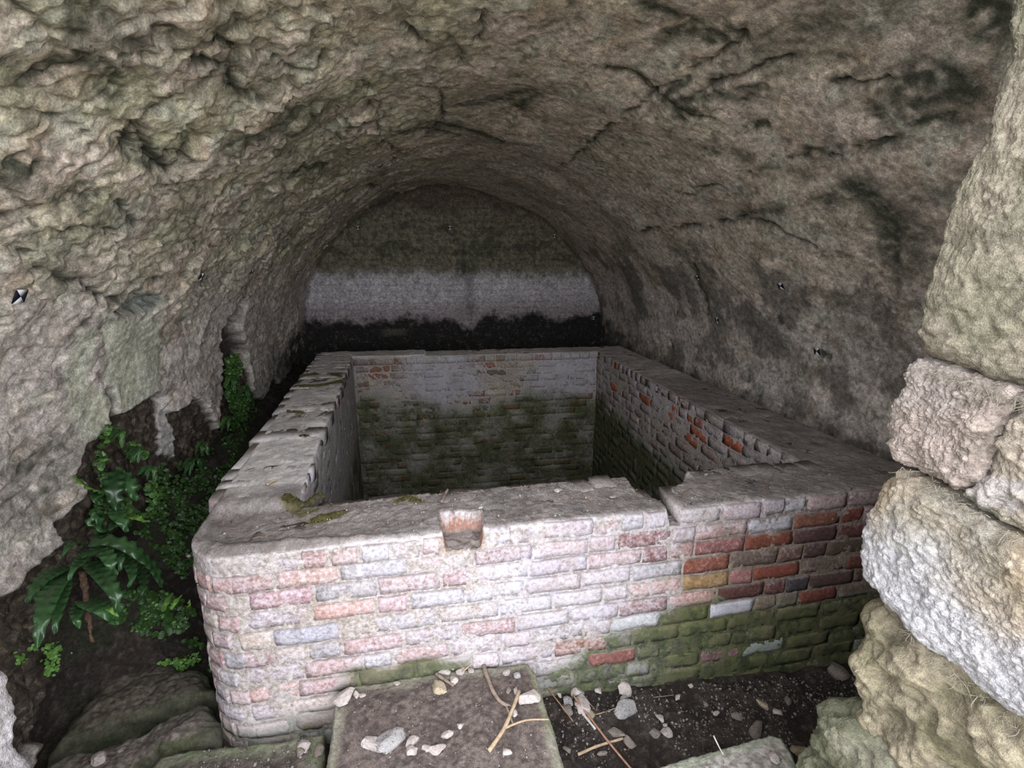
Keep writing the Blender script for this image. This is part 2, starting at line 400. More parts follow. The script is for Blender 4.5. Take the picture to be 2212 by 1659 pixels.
# relief
rough_side = sstep(0.9, -0.6, X0) * 0.70 + 0.30            # the left of the vault is rougher than the right
rough_side = np.where(Y2 > 5.0, rough_side * 0.8, rough_side)
warp = np.stack([wn1, fbm(P0 * 4 + 9, 2)], 1)
F1, FE, cid, tilt = cells(SY * np.array([3.4, 2.4]) + warp * 0.5, 0)
_, FEb, cidb, tiltb = cells((SY + SY[:, ::-1] * .35) * np.array([10.0, 6.0]) + warp * 0.7, 5)
_, FEc, cidc, tiltc = cells((SY + SY[:, ::-1] * .5) * np.array([27.0, 15.0]) + warp * 1.2 + wn2[:, None] * .5, 9)
stone_edge = sstep(0.16, 0.0, FE)
b1 = fbm(P0 * 1.1, 3); b2 = fbm(P0 * 6.5 + 3, 4); b3 = fbm(P0 * 24 + 8, 4, gain=.6)
lay = np.stack([P0[:, 0] * 1.0, P0[:, 1] * 0.45, P0[:, 2] * 1.3], 1)
h = (fbm(lay * 1.5 + 2, 5, gain=0.52) * 2.6 + P0[:, 2] * 1.6 + P0[:, 1] * .6); saw = h - np.floor(h)
saw = np.where(saw < 0.88, saw / 0.88, (1 - saw) / 0.12)    # flakes: slow rise then a sharp drop
h2 = fbm(lay * 6.0 + 12, 4) * 2.2 + P0[:, 2] * 4; saw2 = h2 - np.floor(h2); saw2 = np.where(saw2 < 0.85, saw2 / 0.85, (1 - saw2) / 0.15)
brd = np.sin((S2 * 26 + wn1 * 1.5)) * sstep(0.2, 1.0, X0)      # faint ridges left by boards on the right
smooth_area = np.clip(m_pale + m_nic, 0, 1)
disp = 0.045 * b1 + .78 * rough_side * (0.008 * b2 + 0.004 * b3 + 0.024 * (saw - .5) + 0.008 * (saw2 - .5) + 0.008 * tiltb + 0.003 * (cidb - .5) + 0.004 * tiltc) * (1 - .75 * m_pale) * (1 - .97 * m_nic)
disp += sstep(0.6, -0.5, X0) * sstep(1.4, 2.2, Z0) * (0.022 * (cid - .5) + 0.030 * tilt - 0.010 * stone_edge) + 0.0015 * brd
disp -= 0.028 * crack + 0.012 * stain_hole
disp -= 0.055 * m_off + 0.15 * m_rec + 0.075 * m_nic * sstep(0.0, -0.05, nic)
disp += m_off * (0.018 * b2 + 0.012 * b3) - 0.030 * m_drip
disp += 0.012 * np.exp(-((off - 0.03) / 0.03) ** 2)
VN = np.stack([NXv, np.zeros_like(NXv), NZv], 1)
VP = P0 + VN * disp[:, None]

# colour of the stone and its plaster
TAN = np.array([0.62, 0.53, 0.405]); OLIVE = np.array([0.48, 0.455, 0.31]); PINK = np.array([0.635, 0.53, 0.455]); GREYP = np.array([0.57, 0.505, 0.475])
RUST = np.array([0.38, 0.28, 0.19]); PALEG = np.array([0.58, 0.58, 0.48]); GREEN = np.array([0.055, 0.062, 0.040]); DARK = np.array([0.03, 0.028, 0.024])
t1 = sstep(-.35, .35, fbm(P0 * 1.7 + 30, 4)); t2 = sstep(-.3, .4, fbm(P0 * 3.1 + 50, 4)); t3 = sstep(.15, .55, fbm(P0 * 4.3 + 70, 3))
low = sstep(1.95, 1.5, Z0 + 0.15 * wn1 + 0.08 * b2)
col = mixc(TAN, OLIVE, t1 * (1 - low) * sstep(0.9, -0.4, X0) * .95)
col = col * (1 - (np.clip(t2 + .5 * sstep(0, 1.2, X0), 0, 1) * .8)[:, None]) + PINK * (np.clip(t2 + .5 * sstep(0, 1.2, X0), 0, 1) * .8)[:, None]
col = col * (1 - (low * .75)[:, None]) + GREYP * (low * .75)[:, None]
col = col * (1 - (t3 * .5)[:, None]) + RUST * (t3 * .5)[:, None]
pt = sstep(.25, .5, fbm(P0 * 5.5 + 90, 3)) * .55
col = col * (1 - pt[:, None]) + PALEG * pt[:, None]
col = mixc(col, np.array([.54, .55, .44]), m_pale * .88)
col = col * (1 - .38 * np.exp(-(np.minimum(np.abs(pale), np.abs(pal2)) / .016) ** 2) * np.clip(.5 + 1.5 * wn2, 0, 1))[:, None]
vst = sstep(.1, .5, fbm(np.stack([P0[:, 1] * 9, P0[:, 2] * 1.2, P0[:, 0] * 9], 1), 3)) * m_pale * .4
col = mixc(col, OLIVE, vst)
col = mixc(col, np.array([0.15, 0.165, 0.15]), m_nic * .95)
col = col * (1 + 0.35 * b3 * .5 + .12 * b2)[:, None]
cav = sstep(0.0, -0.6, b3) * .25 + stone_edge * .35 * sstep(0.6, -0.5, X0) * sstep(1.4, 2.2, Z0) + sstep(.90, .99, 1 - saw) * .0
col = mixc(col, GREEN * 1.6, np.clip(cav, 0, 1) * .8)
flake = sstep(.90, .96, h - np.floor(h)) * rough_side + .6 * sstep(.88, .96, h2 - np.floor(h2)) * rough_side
col = col * (1 - .20 * np.clip(flake, 0, 1) * np.clip(.6 + 1.2 * wn1, 0, 1) * (1 - smooth_area))[:, None]  # darkens the flake ledges, shade painted into the colour
vein_n = fbm(np.stack([P0[:, 0] * 1.3 + P0[:, 2] * .5, P0[:, 1] * .9, P0[:, 2] * 1.3], 1) * 2.3 + 110, 5, gain=.58)
vein_m = sstep(-.15, .35, fbm(P0 * 1.9 + 140, 3)) * (.35 + .65 * sstep(1.2, -.8, X0)) * sstep(1.3, 1.9, Z0) * sstep(6.5, 4.0, Y2)
vein = np.exp(-(vein_n / .045) ** 2) * np.clip(vein_m * 1.6, 0, 1)
col = mixc(col, GREEN * 1.1, vein * .9)
col = mixc(col, GREEN * 1.5, sstep(.03, .0, FEb) * sstep(.1, .45, fbm(P0 * 2.1 + 230, 3)) * rough_side * (1 - smooth_area) * .7)
col = col * (1 + .18 * (cidb - .5) * (1 - smooth_area) + .22 * (cid - .5) * (X0 < .6) + .16 * (cidc - .5) * (1 - smooth_area))[:, None]
blot = sstep(.18, .55, fbm(P0 * 2.6 + 160, 5, gain=.6)) * sstep(1.2, 1.8, Z0)
col = mixc(col, np.array([.21, .20, .14]), blot * (.25 + .25 * sstep(1.0, -.5, X0)))
lf_ = sstep(.2, .6, fbm(P0 * 13 + 180, 4, gain=.6)); col = mixc(col, np.array([.66, .61, .50]), lf_ * .45 * (1 - m_off))
dk_ = sstep(.25, .65, fbm(P0 * 15 + 200, 4, gain=.6)); col = mixc(col, np.array([.16, .15, .115]), dk_ * .6 * (1 - .7 * smooth_area))
col = mixc(col, GREEN, np.clip(stain_hole * (1.35 + 1.1 * wn2 + .8 * wn1), 0, 1) * .95)
col = mixc(col, DARK, crack * .85)
soil = mixc(np.array([0.055, 0.043, 0.032]), np.array([0.13, 0.105, 0.075]), sstep(.0, .5, fbm(P0 * 26 + 20, 3)))
col = mixc(col, np.array([0.60, 0.58, 0.52]), np.exp(-((off - 0.012) / 0.014) ** 2) * .5 * (Z0 > .5))
col = col * (1 - m_off[:, None]) + soil * m_off[:, None]
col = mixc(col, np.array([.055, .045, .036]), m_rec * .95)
col = mixc(col, np.array([.50, .48, .47]), m_drip * .6)
# black damp band low on the walls at the far end and along the right
damp = sstep(1.12, 0.86, Z0 + .22 * wn1 + .12 * b2) * sstep(5.2, 6.6, Y2 + .4 * wn1)
damp = np.maximum(damp, sstep(0.86, 0.5, Z0 + .2 * wn1 + .1 * b2) * sstep(1.5, 2.5, X0) * .9)
damp = np.maximum(damp, sstep(0.75, 0.35, Z0 + .2 * wn1 + .1 * b2) * sstep(4.0, 5.2, Y2) * (X0 < 0))
col = mixc(col, DARK, damp * .93)
soot = sstep(-.12, .38, fbm(P0 * 2.2 + 77, 5, gain=.6)) * sstep(1.2, 2.4, X0) * sstep(2.5, 1.9, Z0 + .3 * wn1)      # blotchy dark growth on the right-hand wall
col = mixc(col, np.array([.13, .12, .10]), soot * .72)
col = np.clip(col, 0.004, 0.9)

ILEFT = int(np.searchsorted(sv, np.interp(1.75, PC[:700, 1], PS[:700])))
IRIGHT = int(np.argmin(np.abs(sv - PS[700 + np.argmin(np.abs(PC[700:, 1] - 1.45))])))
VG = VP.reshape(NS, NY, 3); CG = col.reshape(NS, NY, 3)
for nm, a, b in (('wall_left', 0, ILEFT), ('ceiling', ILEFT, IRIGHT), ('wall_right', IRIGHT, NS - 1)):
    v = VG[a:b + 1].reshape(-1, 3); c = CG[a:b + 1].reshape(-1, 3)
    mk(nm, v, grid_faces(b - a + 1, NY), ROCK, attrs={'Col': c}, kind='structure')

# ------------------------------------------------------------------ end wall of the vault
NBX, NBZ = 420, 360
bx = np.linspace(-1.95, 2.95, NBX); bz = np.linspace(-0.75, 3.1, NBZ)
BX, BZ = np.meshgrid(bx, bz, indexing='ij'); BX = BX.ravel(); BZ = BZ.ravel()
PB = np.stack([BX, np.full_like(BX, Y_BACK), BZ], 1)
w1 = fbm(PB * 4, 4); w2 = fbm(PB * 16, 3); w3 = fbm(PB * np.array([9, 1, 2.2]) + 8, 3)
course = np.floor(BZ / 0.085); bu = (BX + (course % 2) * .12 + .05 * w1) / 0.245; bvv = BZ / 0.085 + .12 * w1
joint = np.maximum(sstep(.42, .5, np.abs(bu - np.round(bu + .5) + .5)) * .6, sstep(.36, .5, np.abs(bvv - np.floor(bvv) - .5)))
plaster = sstep(-.2, .25, w1)
bd = 0.010 * w1 + 0.006 * w2 - 0.009 * joint * (1 - .7 * plaster) + .02 * fbm(PB * 1.1, 2)
cb = mixc(np.array([0.165, 0.150, 0.100]), np.array([0.215, 0.195, 0.14]), sstep(-.3, .3, w2))
cb = mixc(cb, np.array([0.085, 0.08, 0.055]), sstep(.12, .45, fbm(PB * np.array([2.6, 1, 4.5]) + 31, 4)) * .75)
cb = mixc(cb, np.array([0.11, 0.08, 0.065]), sstep(2.45, 2.8, BZ + .15 * w1) * .8)
mid = sstep(1.86, 1.66, BZ + .07 * w1 + .05 * w2 + .06 * w3)
cm = mixc(np.array([0.62, 0.57, 0.59]), np.array([0.40, 0.37, 0.375]), sstep(-.1, .5, w2 + .5 * w1 + .25 * (1.45 - BZ)))
cm = mixc(cm, np.array([0.78, 0.74, 0.76]), sstep(.1, .6, w3) * sstep(1.3, 1.6, BZ) * .6)
cm = mixc(cm, np.array([0.30, 0.24, 0.235]), sstep(1.45, 1.2, BZ + .1 * w1) * .7)
cb = mixc(cb, cm, mid)
drk = np.exp(-((BX - 0.62 + .05 * w1) / .09) ** 2) * sstep(0.9, 1.3, BZ) * sstep(2.25, 2.0, BZ) * np.clip(.6 + w3, 0, 1)
cb = mixc(cb, np.array([.05, .055, .045]), drk * .75)
blk = sstep(1.22, 1.06, BZ + .17 * fbm(PB * np.array([2.2, 1, 2]) + 3, 4) + .05 * w2)
cb = mixc(cb, np.array([.012, .012, .010]), blk * .96)
cb = mixc(cb, np.array([.14, .13, .09]), np.exp(-((BX + .42) / .17) ** 4) * np.exp(-((BZ - .96) / .05) ** 4) * .6)
cb = cb * (1 - .25 * joint * (1 - .6 * plaster))[:, None] * (1 + .25 * w2)[:, None]
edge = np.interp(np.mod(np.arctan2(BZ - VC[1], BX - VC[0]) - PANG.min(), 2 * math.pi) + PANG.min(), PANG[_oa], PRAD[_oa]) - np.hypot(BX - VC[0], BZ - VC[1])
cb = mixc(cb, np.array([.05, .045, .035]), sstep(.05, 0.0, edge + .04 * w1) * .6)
PB[:, 1] -= bd + 0.02
mk('wall_back', PB, grid_faces(NBX, NBZ)[:, ::-1], ROCK, attrs={'Col': np.clip(cb, .004, .9)}, kind='structure')

# ------------------------------------------------------------------ tank outlines (needed by the floor too)
O_FL, O_FR, O_BR, O_BL = np.array([-0.90, 1.705]), np.array([2.41, 1.745]), np.array([2.445, 5.77]), np.array([-1.20, 5.86])
I_FL, I_FR, I_BR, I_BL = np.array([-0.557, 2.06]), np.array([1.925, 2.09]), np.array([2.015, 5.42]), np.array([-0.785, 5.48])
INNER = [tuple(I_FL), tuple(I_FR), tuple(I_BR), tuple(I_BL)]

# ------------------------------------------------------------------ earth floor
def floor_z(x, y):
    z = 0.03 - 0.075 * np.clip(x - .4, -1.2, 2.2)
    z = np.where(y > 2.2, np.minimum(z, -0.05 - .05 * (y - 2.2)), z)
    z = z - .13 * sstep(-.3, -.45, x)
    left = sstep(-0.85, -1.15, x)
    zl = -0.16 + 0.62 * sstep(-1.08, -1.72, x) * sstep(1.9, 2.5, y) + 0.02 * (y - 2)
    z = z * (1 - left) + zl * left
    z = z - .10 * sstep(1.55, 1.0, y) * (x > 0) * sstep(.3, .6, x)
    return z
FXN, FYN = 420, 330
fx = np.linspace(-1.95, 2.9, FXN); fy = np.concatenate([np.linspace(0.25, 2.6, 230), np.linspace(2.62, 7.15, 100)])
FX, FY = np.meshgrid(fx, fy, indexing='ij'); FX = FX.ravel(); FY = FY.ravel()
PF = np.stack([FX, FY, np.zeros_like(FX)], 1)
f1 = fbm(PF * 6, 4); f2 = fbm(PF * 40, 3)
PF[:, 2] = floor_z(FX, FY) + .022 * f1 + .006 * f2
cf = mixc(np.array([.034, .026, .021]), np.array([.065, .052, .043]), sstep(-.2, .4, f1 + .5 * f2))
cf = mixc(cf, np.array([.12, .105, .095]), sstep(.25, .6, f2) * .5)
gr = sstep(.0, .4, fbm(PF * 3 + 7, 3)) * (FX < -0.85)
cf = mixc(cf, np.array([.035, .045, .02]), gr * .5)
ff = grid_faces(FXN, FYN)
cen = PF[ff].mean(1)[:, :2]
mk('floor', PF, ff[~in_poly(cen, [(-.70, 2.2), (2.07, 2.2), (2.15, 5.55), (-.9, 5.6)])], EARTH, attrs={'Col': cf}, kind='structure')

# ------------------------------------------------------------------ brick tank
TANK = thing('brick_tank', 'open rectangular brick tank with limewashed mossy walls standing in the vault', 'tank', (0.7, 1.7, 0.0))
TOFF = np.array(TANK.location)
ZT = 0.90
SLOT = [(0.035, 1.60), (0.195, 1.60), (0.20, 1.86), (0.04, 1.87)]                      # missing brick in the front edge
GAP = [(0.985, 1.60), (1.035, 1.60), (1.06, 1.80), (1.10, 1.93), (1.24, 1.99), (1.28, 2.2), (0.955, 2.2), (0.945, 2.05), (0.93, 1.90), (0.985, 1.83), (1.0, 1.80)]
def top_z(x, y):
    z = np.full_like(x, ZT - .012)
    z = z + 0.022 * sstep(2.03, 2.10, y) * (x < 0) - .018 * sstep(.0, -.6, x) * (y < 2.06)
    return z
def masks(p, face):
    """lime (with painted light on the front), moss (0..1) over the masonry at world points p; face: front / back / right / left / outer"""
    x, y, z = p[:, 0], p[:, 1], p[:, 2]
    if face == 'front':
        lime = 0.70 - .56 * sstep(0.95, 1.25, x) * sstep(.78, .68, z + .05 * (x - 1.2)) + .25 * np.exp(-((x - .38) / .35) ** 2 - ((z - .5) / .28) ** 2)  # central boost: thick lime together with the light's hot spot, painted in
        lime -= .10 * np.exp(-((x + .3) / .4) ** 2 - ((z - .6) / .15) ** 2) + .25 * sstep(1.5, 1.9, x)
        lime += .12 * sstep(.75, .85, z) * sstep(-.3, -.6, x) - .14 * sstep(-.1, -.5, x)  # thinner lime at the left end paints in the light's falloff
        line = 0.20 + .16 * sstep(.45, .8, x) + .10 * sstep(.8, 1.15, x) - .10 * sstep(1.25, 1.45, x)
        moss = .82 * sstep(line + .05, line - .10, z) * sstep(.25, .6, x)
        moss = np.maximum(moss, .95 * sstep(.1, .14, z) * sstep(.345, .27, z + .04 * x + .015 * np.sin(x * 23)) * sstep(-.52, -.28, x + .02 * np.sin(z * 60)) * sstep(.22, .05, x))
        moss = np.maximum(moss, .55 * sstep(.26, .05, z) * sstep(-.2, -.5, x))
        moss = np.maximum(moss, .75 * sstep(1.6, 1.75, x) * sstep(.75, .88, z))
        moss = np.maximum(moss, .9 * sstep(.10, .02, z) * sstep(.2, .5, x))
    elif face == 'back':
        lime = .20 + .80 * sstep(.2, .5, z) * np.clip(.6 + .6 * np.sin(x * 4.2 + 1), 0, 1) + .25 * sstep(1.2, 1.5, x) * sstep(.3, .4, z)
        moss = .24 + .46 * sstep(.46, .20, z + .08 * np.sin(x * 3.1))
    elif face == 'right':
        lime = .40 + .16 * sstep(.6, .8, z); moss = .1 + .85 * sstep(.48, .05, z + .10 * (y - 3.5) * -1.0 * .9)
    elif face == 'left':
        lime = .72 - .3 * sstep(.3, 0, z); moss = .2 + .5 * sstep(.3, -.2, z)
    else:
        lime = np.full_like(x, .4); moss = .4 + .4 * sstep(.6, .1, z)
    q1 = fbm(p * 3.1 + 300, 3); q2 = fbm(p * 3.7 + 330, 3); k = {'front': (.16, .12), 'back': (.40, .30)}.get(face, (.3, .35))
    lime = lime + k[0] * q1; moss = moss + k[1] * q2 * (moss > .05)
    return np.clip(lime, 0, 1.2), np.clip(moss, 0, 1)

def pale_top(p):
    return np.clip(sstep(2.05, 2.35, p[:, 1]) * sstep(1.9, .9, p[:, 0]) + .55 * sstep(3.4, 4.4, p[:, 1]), 0, 1)
def arc(c, r, a0, a1, n): 
    a = np.linspace(a0, a1, n); return np.stack([c[0] + r * np.cos(a), c[1] + r * np.sin(a)], 1)
def resample(p, n):
    L = np.concatenate([[0], np.cumsum(np.linalg.norm(np.diff(p, axis=0), axis=1))]); s = np.linspace(0, L[-1], n)
    return np.stack([np.interp(s, L, p[:, k]) for k in range(2)], 1)
ca = arc((-0.72, 1.90), 0.195, math.radians(265), math.radians(177), 24)            # the worn round corner, front left
half = len(ca) // 2
side_f_o = np.concatenate([ca[:half + 1][::-1], [O_FR]]); side_l_o = np.concatenate([[O_BL], ca[half:][::-1]])
NF, NR_, NB_, NL_ = 460, 190, 150, 190
outer = np.concatenate([resample(side_f_o, NF)[:-1], resample(np.array([O_FR, O_BR]), NR_)[:-1], resample(np.array([O_BR, O_BL]), NB_)[:-1], resample(side_l_o, NL_)[:-1]])
inner = np.concatenate([resample(np.array([I_FL, I_FR]), NF)[:-1], resample(np.array([I_FR, I_BR]), NR_)[:-1], resample(np.array([I_BR, I_BL]), NB_)[:-1], resample(np.array([I_BL, I_FL]), NL_)[:-1]])
NC = len(outer)
side_id = np.concatenate([np.zeros(NF - 1), np.ones(NR_ - 1), np.full(NB_ - 1, 2), np.full(NL_ - 1, 3)]).astype(int)
def loop_normal(l, sgn):
    t = np.roll(l, -1, 0) - np.roll(l, 1, 0); n = np.stack([t[:, 1], -t[:, 0]], 1) * sgn
    return n / np.linalg.norm(n, axis=1)[:, None]
on, inn = loop_normal(outer, 1), loop_normal(inner, -1)
ROUND = np.where((side_id == 0), 0.022 + .05 * sstep(-.1, -.6, outer[:, 0]), 0.02)
zo = np.concatenate([np.linspace(-.45, 0.86, 112)])
rows, reg = [], []
for z in zo:
    rows.append(np.concatenate([outer + on * -0.0018, np.full((NC, 1), z)], 1)); reg.append(0)
for a in np.linspace(0, 1, 6)[1:]:                                                   # rounded arris
    c_, s_ = math.cos(a * math.pi / 2), math.sin(a * math.pi / 2)
    q = outer - on * (ROUND * (1 - c_))[:, None]
    rows.append(np.concatenate([q, (0.86 + (ZT - .012 - .86) * s_ + 0 * q[:, :1])], 1)); reg.append(1)
o_in, i_in = outer - on * ROUND[:, None], inner - inn * 0.015
for t in np.linspace(0, 1, 44)[1:]:
    q = o_in * (1 - t) + i_in * t
    rows.append(np.concatenate([q, top_z(q[:, 0], q[:, 1])[:, None]], 1)); reg.append(1)
for z in np.concatenate([[ZT - .03], np.linspace(ZT - .06, -0.95, 88)]):
    rows.append(np.concatenate([inner + inn * -0.001, np.full((NC, 1), z)], 1)); reg.append(2)
TG = np.stack(rows, 0)                                # (rows, NC, 3)
NRW = len(rows); reg = np.array(reg)
flat = TG.reshape(-1, 3).copy(); RG = np.repeat(reg, NC); SID = np.tile(side_id, NRW)
d1 = fbm(flat * 9, 3); d2 = fbm(flat * 32 + 4, 4, gain=.6); d3 = fbm(flat * 90 + 4, 2)
onr = np.tile(on, (NRW, 1)); inr = np.tile(inn, (NRW, 1))
amp = .004 * d1 + .004 * d2 + .002 * d3
flat[:, :2] += np.where(RG[:, None] == 0, onr, np.where(RG[:, None] == 2, inr, 0)) * amp[:, None]
top = RG == 1
flat[top, 2] += (.006 * d1 + .004 * d2 + .003 * d3)[top]
wob = flat[:, :2] + .010 * np.stack([d1, d2], 1)
for poly, dep in ((SLOT, 0.10), (GAP, 0.10)):
    k = np.flatnonzero((flat[:, 2] > ZT - .2) & (SID == 0))
    m = sstep(.008, -.008, sdf(wob[k], poly)); flat[k, 2] = np.where(flat[k, 2] > ZT - dep, flat[k, 2] * (1 - m) + (ZT - dep + .01 * d2[k]) * m, flat[k, 2])
HOLE = [(0.955, 1.86), (1.00, 1.90), (1.06, 1.90), (1.25, 2.0), (1.28, 2.25), (0.95, 2.25)]
k = np.flatnonzero((flat[:, 2] > 0.4) & (SID == 0)); m = sstep(.01, -.02, sdf(wob[k], HOLE))
flat[k, 2] = np.where(flat[k, 2] > .55, flat[k, 2] * (1 - m) + (.55 + .03 * d2[k]) * m, flat[k, 2])
lime = np.zeros(len(flat)); moss = np.zeros(len(flat)); cc = np.tile(np.array([.36, .32, .28]), (len(flat), 1))
for r_, s_, f_ in ((0, 0, 'front'), (1, 0, 'front'), (2, 2, 'back'), (2, 1, 'right'), (2, 3, 'left'), (0, 1, 'outer'), (0, 2, 'outer'), (0, 3, 'outer'), (2, 0, 'outer'), (1, 1, 'right'), (1, 2, 'back'), (1, 3, 'left')):
    k = np.flatnonzero((RG == r_) & (SID == s_)); a, b = masks(flat[k], f_); lime[k] = a; moss[k] = b
moss[top] = 0
TOPMOSS = [([(618, 1078), (640, 1090), (655, 1098), (672, 1088), (690, 1076)], .03), ([(678, 1112), (705, 1108), (735, 1100)], .035), ([(860, 1075), (882, 1068), (905, 1078)], .03), ([(640, 838), (690, 836), (735, 828)], .045), ([(652, 815), (680, 810)], .04), ([(625, 893), (655, 896)], .025), ([(645, 947), (662, 947)], .02), ([(720, 812), (735, 816)], .04)]
TOPMOSS_XY = [(np.array([on_z(a, b, ZT)[:2] for a, b in pts]), w) for pts, w in TOPMOSS]
for pts, w in TOPMOSS:
    q = np.array([on_z(a, b, ZT)[:2] for a, b in pts]); k = np.flatnonzero(top)
    moss[k] = np.maximum(moss[k], 1.1 * np.exp(-(seg_dist(flat[k, :2], q) / w) ** 2))
front_mortar = (RG == 0) & (SID == 0)
lime[front_mortar] *= .8
ks = np.flatnonzero((SID == 0) & (flat[:, 2] > .78) & (flat[:, 2] < ZT - .03) & (flat[:, 0] > .02) & (flat[:, 0] < .21) & (flat[:, 1] < 1.88))
lime[ks] = .15
cc[ks] = np.array([.30, .17, .13])
cc[front_mortar] = mixc(np.array([.31, .265, .225]), np.array([.20, .155, .12]), sstep(1.0, 1.4, flat[front_mortar, 0]))
core_f = grid_faces(NRW, NC)
wrapf = np.stack([np.arange(NRW - 1) * NC + NC - 1, np.arange(1, NRW) * NC + NC - 1, np.arange(1, NRW) * NC, np.arange(NRW - 1) * NC], 1)
core = mk('mortar_core', flat - TOFF, np.concatenate([core_f, wrapf])[:, ::-1], BRICKMAT, TANK, attrs={'Col': cc, 'lime': lime, 'moss': moss, 'pale': pale_top(flat)})
core['label'] = 'pale lime mortar and rendered top of the tank walls'
# bed of the tank
bxg, byg = np.meshgrid(np.linspace(-.9, 2.15, 40), np.linspace(2.0, 5.6, 40), indexing='ij')
bp = np.stack([bxg.ravel(), byg.ravel(), np.full(1600, -.85)], 1); bp[:, 2] += .04 * fbm(bp * 4, 3)
mk('tank_bed', bp - TOFF, grid_faces(40, 40), EARTH, TANK, attrs={'Col': np.tile([.05, .045, .03], (1600, 1))})

# bricks
def box_surface(n):
    """surface grid of the cube [-1,1]^3 with n=(a,b,c) cells; returns verts, quads"""
    V, F, idx = [], [], {}
    def vid(p):
        k = tuple(np.round(p, 6))
        if k not in idx: idx[k] = len(V); V.append(k)
        return idx[k]
    for ax in range(3):
        u, w = (ax + 1) % 3, (ax + 2) % 3
        for sg in (-1, 1):
            for i in range(n[u]):
                for j in range(n[w]):
                    q = []
                    for di, dj in ((0, 0), (1, 0), (1, 1), (0, 1)):
                        p = [0, 0, 0]; p[ax] = sg; p[u] = -1 + 2 * (i + di) / n[u]; p[w] = -1 + 2 * (j + dj) / n[w]; q.append(vid(p))
                    F.append(q if sg > 0 else q[::-1])
    return np.array(V, float), np.array(F)
BOX_A = box_surface((8, 2, 3)); BOX_B = box_surface((4, 1, 2))
def brick_shape(cen, dims, ang, box, r=0.0085, rough=.0055):
    """local verts (about cen) of a worn brick; dims = full size along, through, up"""
    V = box[0]; h = np.asarray(dims) / 2
    # keep the arris sharp-ish: pull the first ring of cells close to the edges
    q = V * h; core_ = np.clip(q, -(h - r), h - r); d = q - core_; l = np.linalg.norm(d, axis=1)
    q = core_ + d / np.maximum(l, 1e-9)[:, None] * np.minimum(l, r)[:, None]
    c_, s_ = math.cos(ang), math.sin(ang)
    q = np.stack([q[:, 0] * c_ - q[:, 1] * s_, q[:, 0] * s_ + q[:, 1] * c_, q[:, 2]], 1)
    w = q + cen
    q = q + np.stack([noise(w * 31 + 3), noise(w * 31 + 33), noise(w * 31 + 63)], 1) * rough + np.stack([noise(w * 9 + 3), noise(w * 9 + 23), noise(w * 9 + 43)], 1) * .004
    return q
PAL_PINK = [(.40, .24, .20), (.46, .29, .25), (.36, .22, .20), (.42, .33, .32), (.36, .33, .33), (.44, .36, .30)]
PAL_RED = [(.15, .058, .042), (.13, .058, .048), (.115, .07, .062), (.085, .07, .075), (.14, .082, .06), (.115, .08, .06), (.18, .13, .105)]
PAL_DULL = [(.26, .21, .15), (.20, .17, .13), (.30, .23, .17), (.22, .16, .12)]
PAL_ROSE = [(.38, .29, .25), (.34, .24, .20), (.42, .33, .29), (.31, .24, .22)]
ACCENT = [(1520, 1428, (.26, .07, .05), .0, -.6), (1372, 1425, (.28, .12, .10), .15, -.6), (1575, 1420, (.25, .14, .13), .25, -.4), (1580, 1332, (.52, .55, .56), .9, -.8), (1425, 1355, (.44, .46, .44), .7, .05), (1310, 1300, (.45, .36, .34), .8, 0),
          (1525, 1175, (.22, .08, .065), .35, .1), (1440, 1180, (.28, .13, .12), .5, 0), (1512, 1210, (.27, .10, .065), .15, .1), (1585, 1197, (.30, .13, .12), .2, 0), (1690, 1183, (.25, .085, .055), .05, 0), (1780, 1172, (.13, .07, .065), .05, 0), (1600, 1237, (.42, .20, .18), .25, 0), (1650, 1235, (.13, .11, .13), .1, .1),
          (1790, 1305, (.25, .085, .06), .0, .1), (1765, 1140, (.27, .12, .08), .1, .1), (1845, 1130, (.24, .07, .05), .0, .1), (1670, 1250, (.28, .09, .06), .05, .1), (1558, 1240, (.30, .19, .09), .15, .0), (660, 1280, (.46, .24, .23), .62, 0), (1000, 1230, (.42, .26, .25), .55, 0), (600, 1365, (.29, .28, .31), .6, .2), (720, 1220, (.45, .28, .22), .65, 0),
          (1060, 1365, (.42, .22, .17), .68, .1), (1640, 1405, (.35, .38, .35), .35, .45), (1860, 1400, (.3, .33, .3), .3, .55), (620, 1240, (.42, .27, .22), .55, 0), (840, 1320, (.44, .30, .30), .55, 0), (1300, 1380, (.34, .18, .12), .5, .2), (1370, 1210, (.40, .26, .24), .7, 0)]
acc = [(on_y(a, b, 1.715)[[0, 2]], c, l_, m_) for a, b, c, l_, m_ in ACCENT]
BRICKS = []     # (priority, cen, dims, ang, base colour, lime shift, moss shift, face)
def pick(pal): return np.array(random.choice(pal)) * random.uniform(.65, .95)
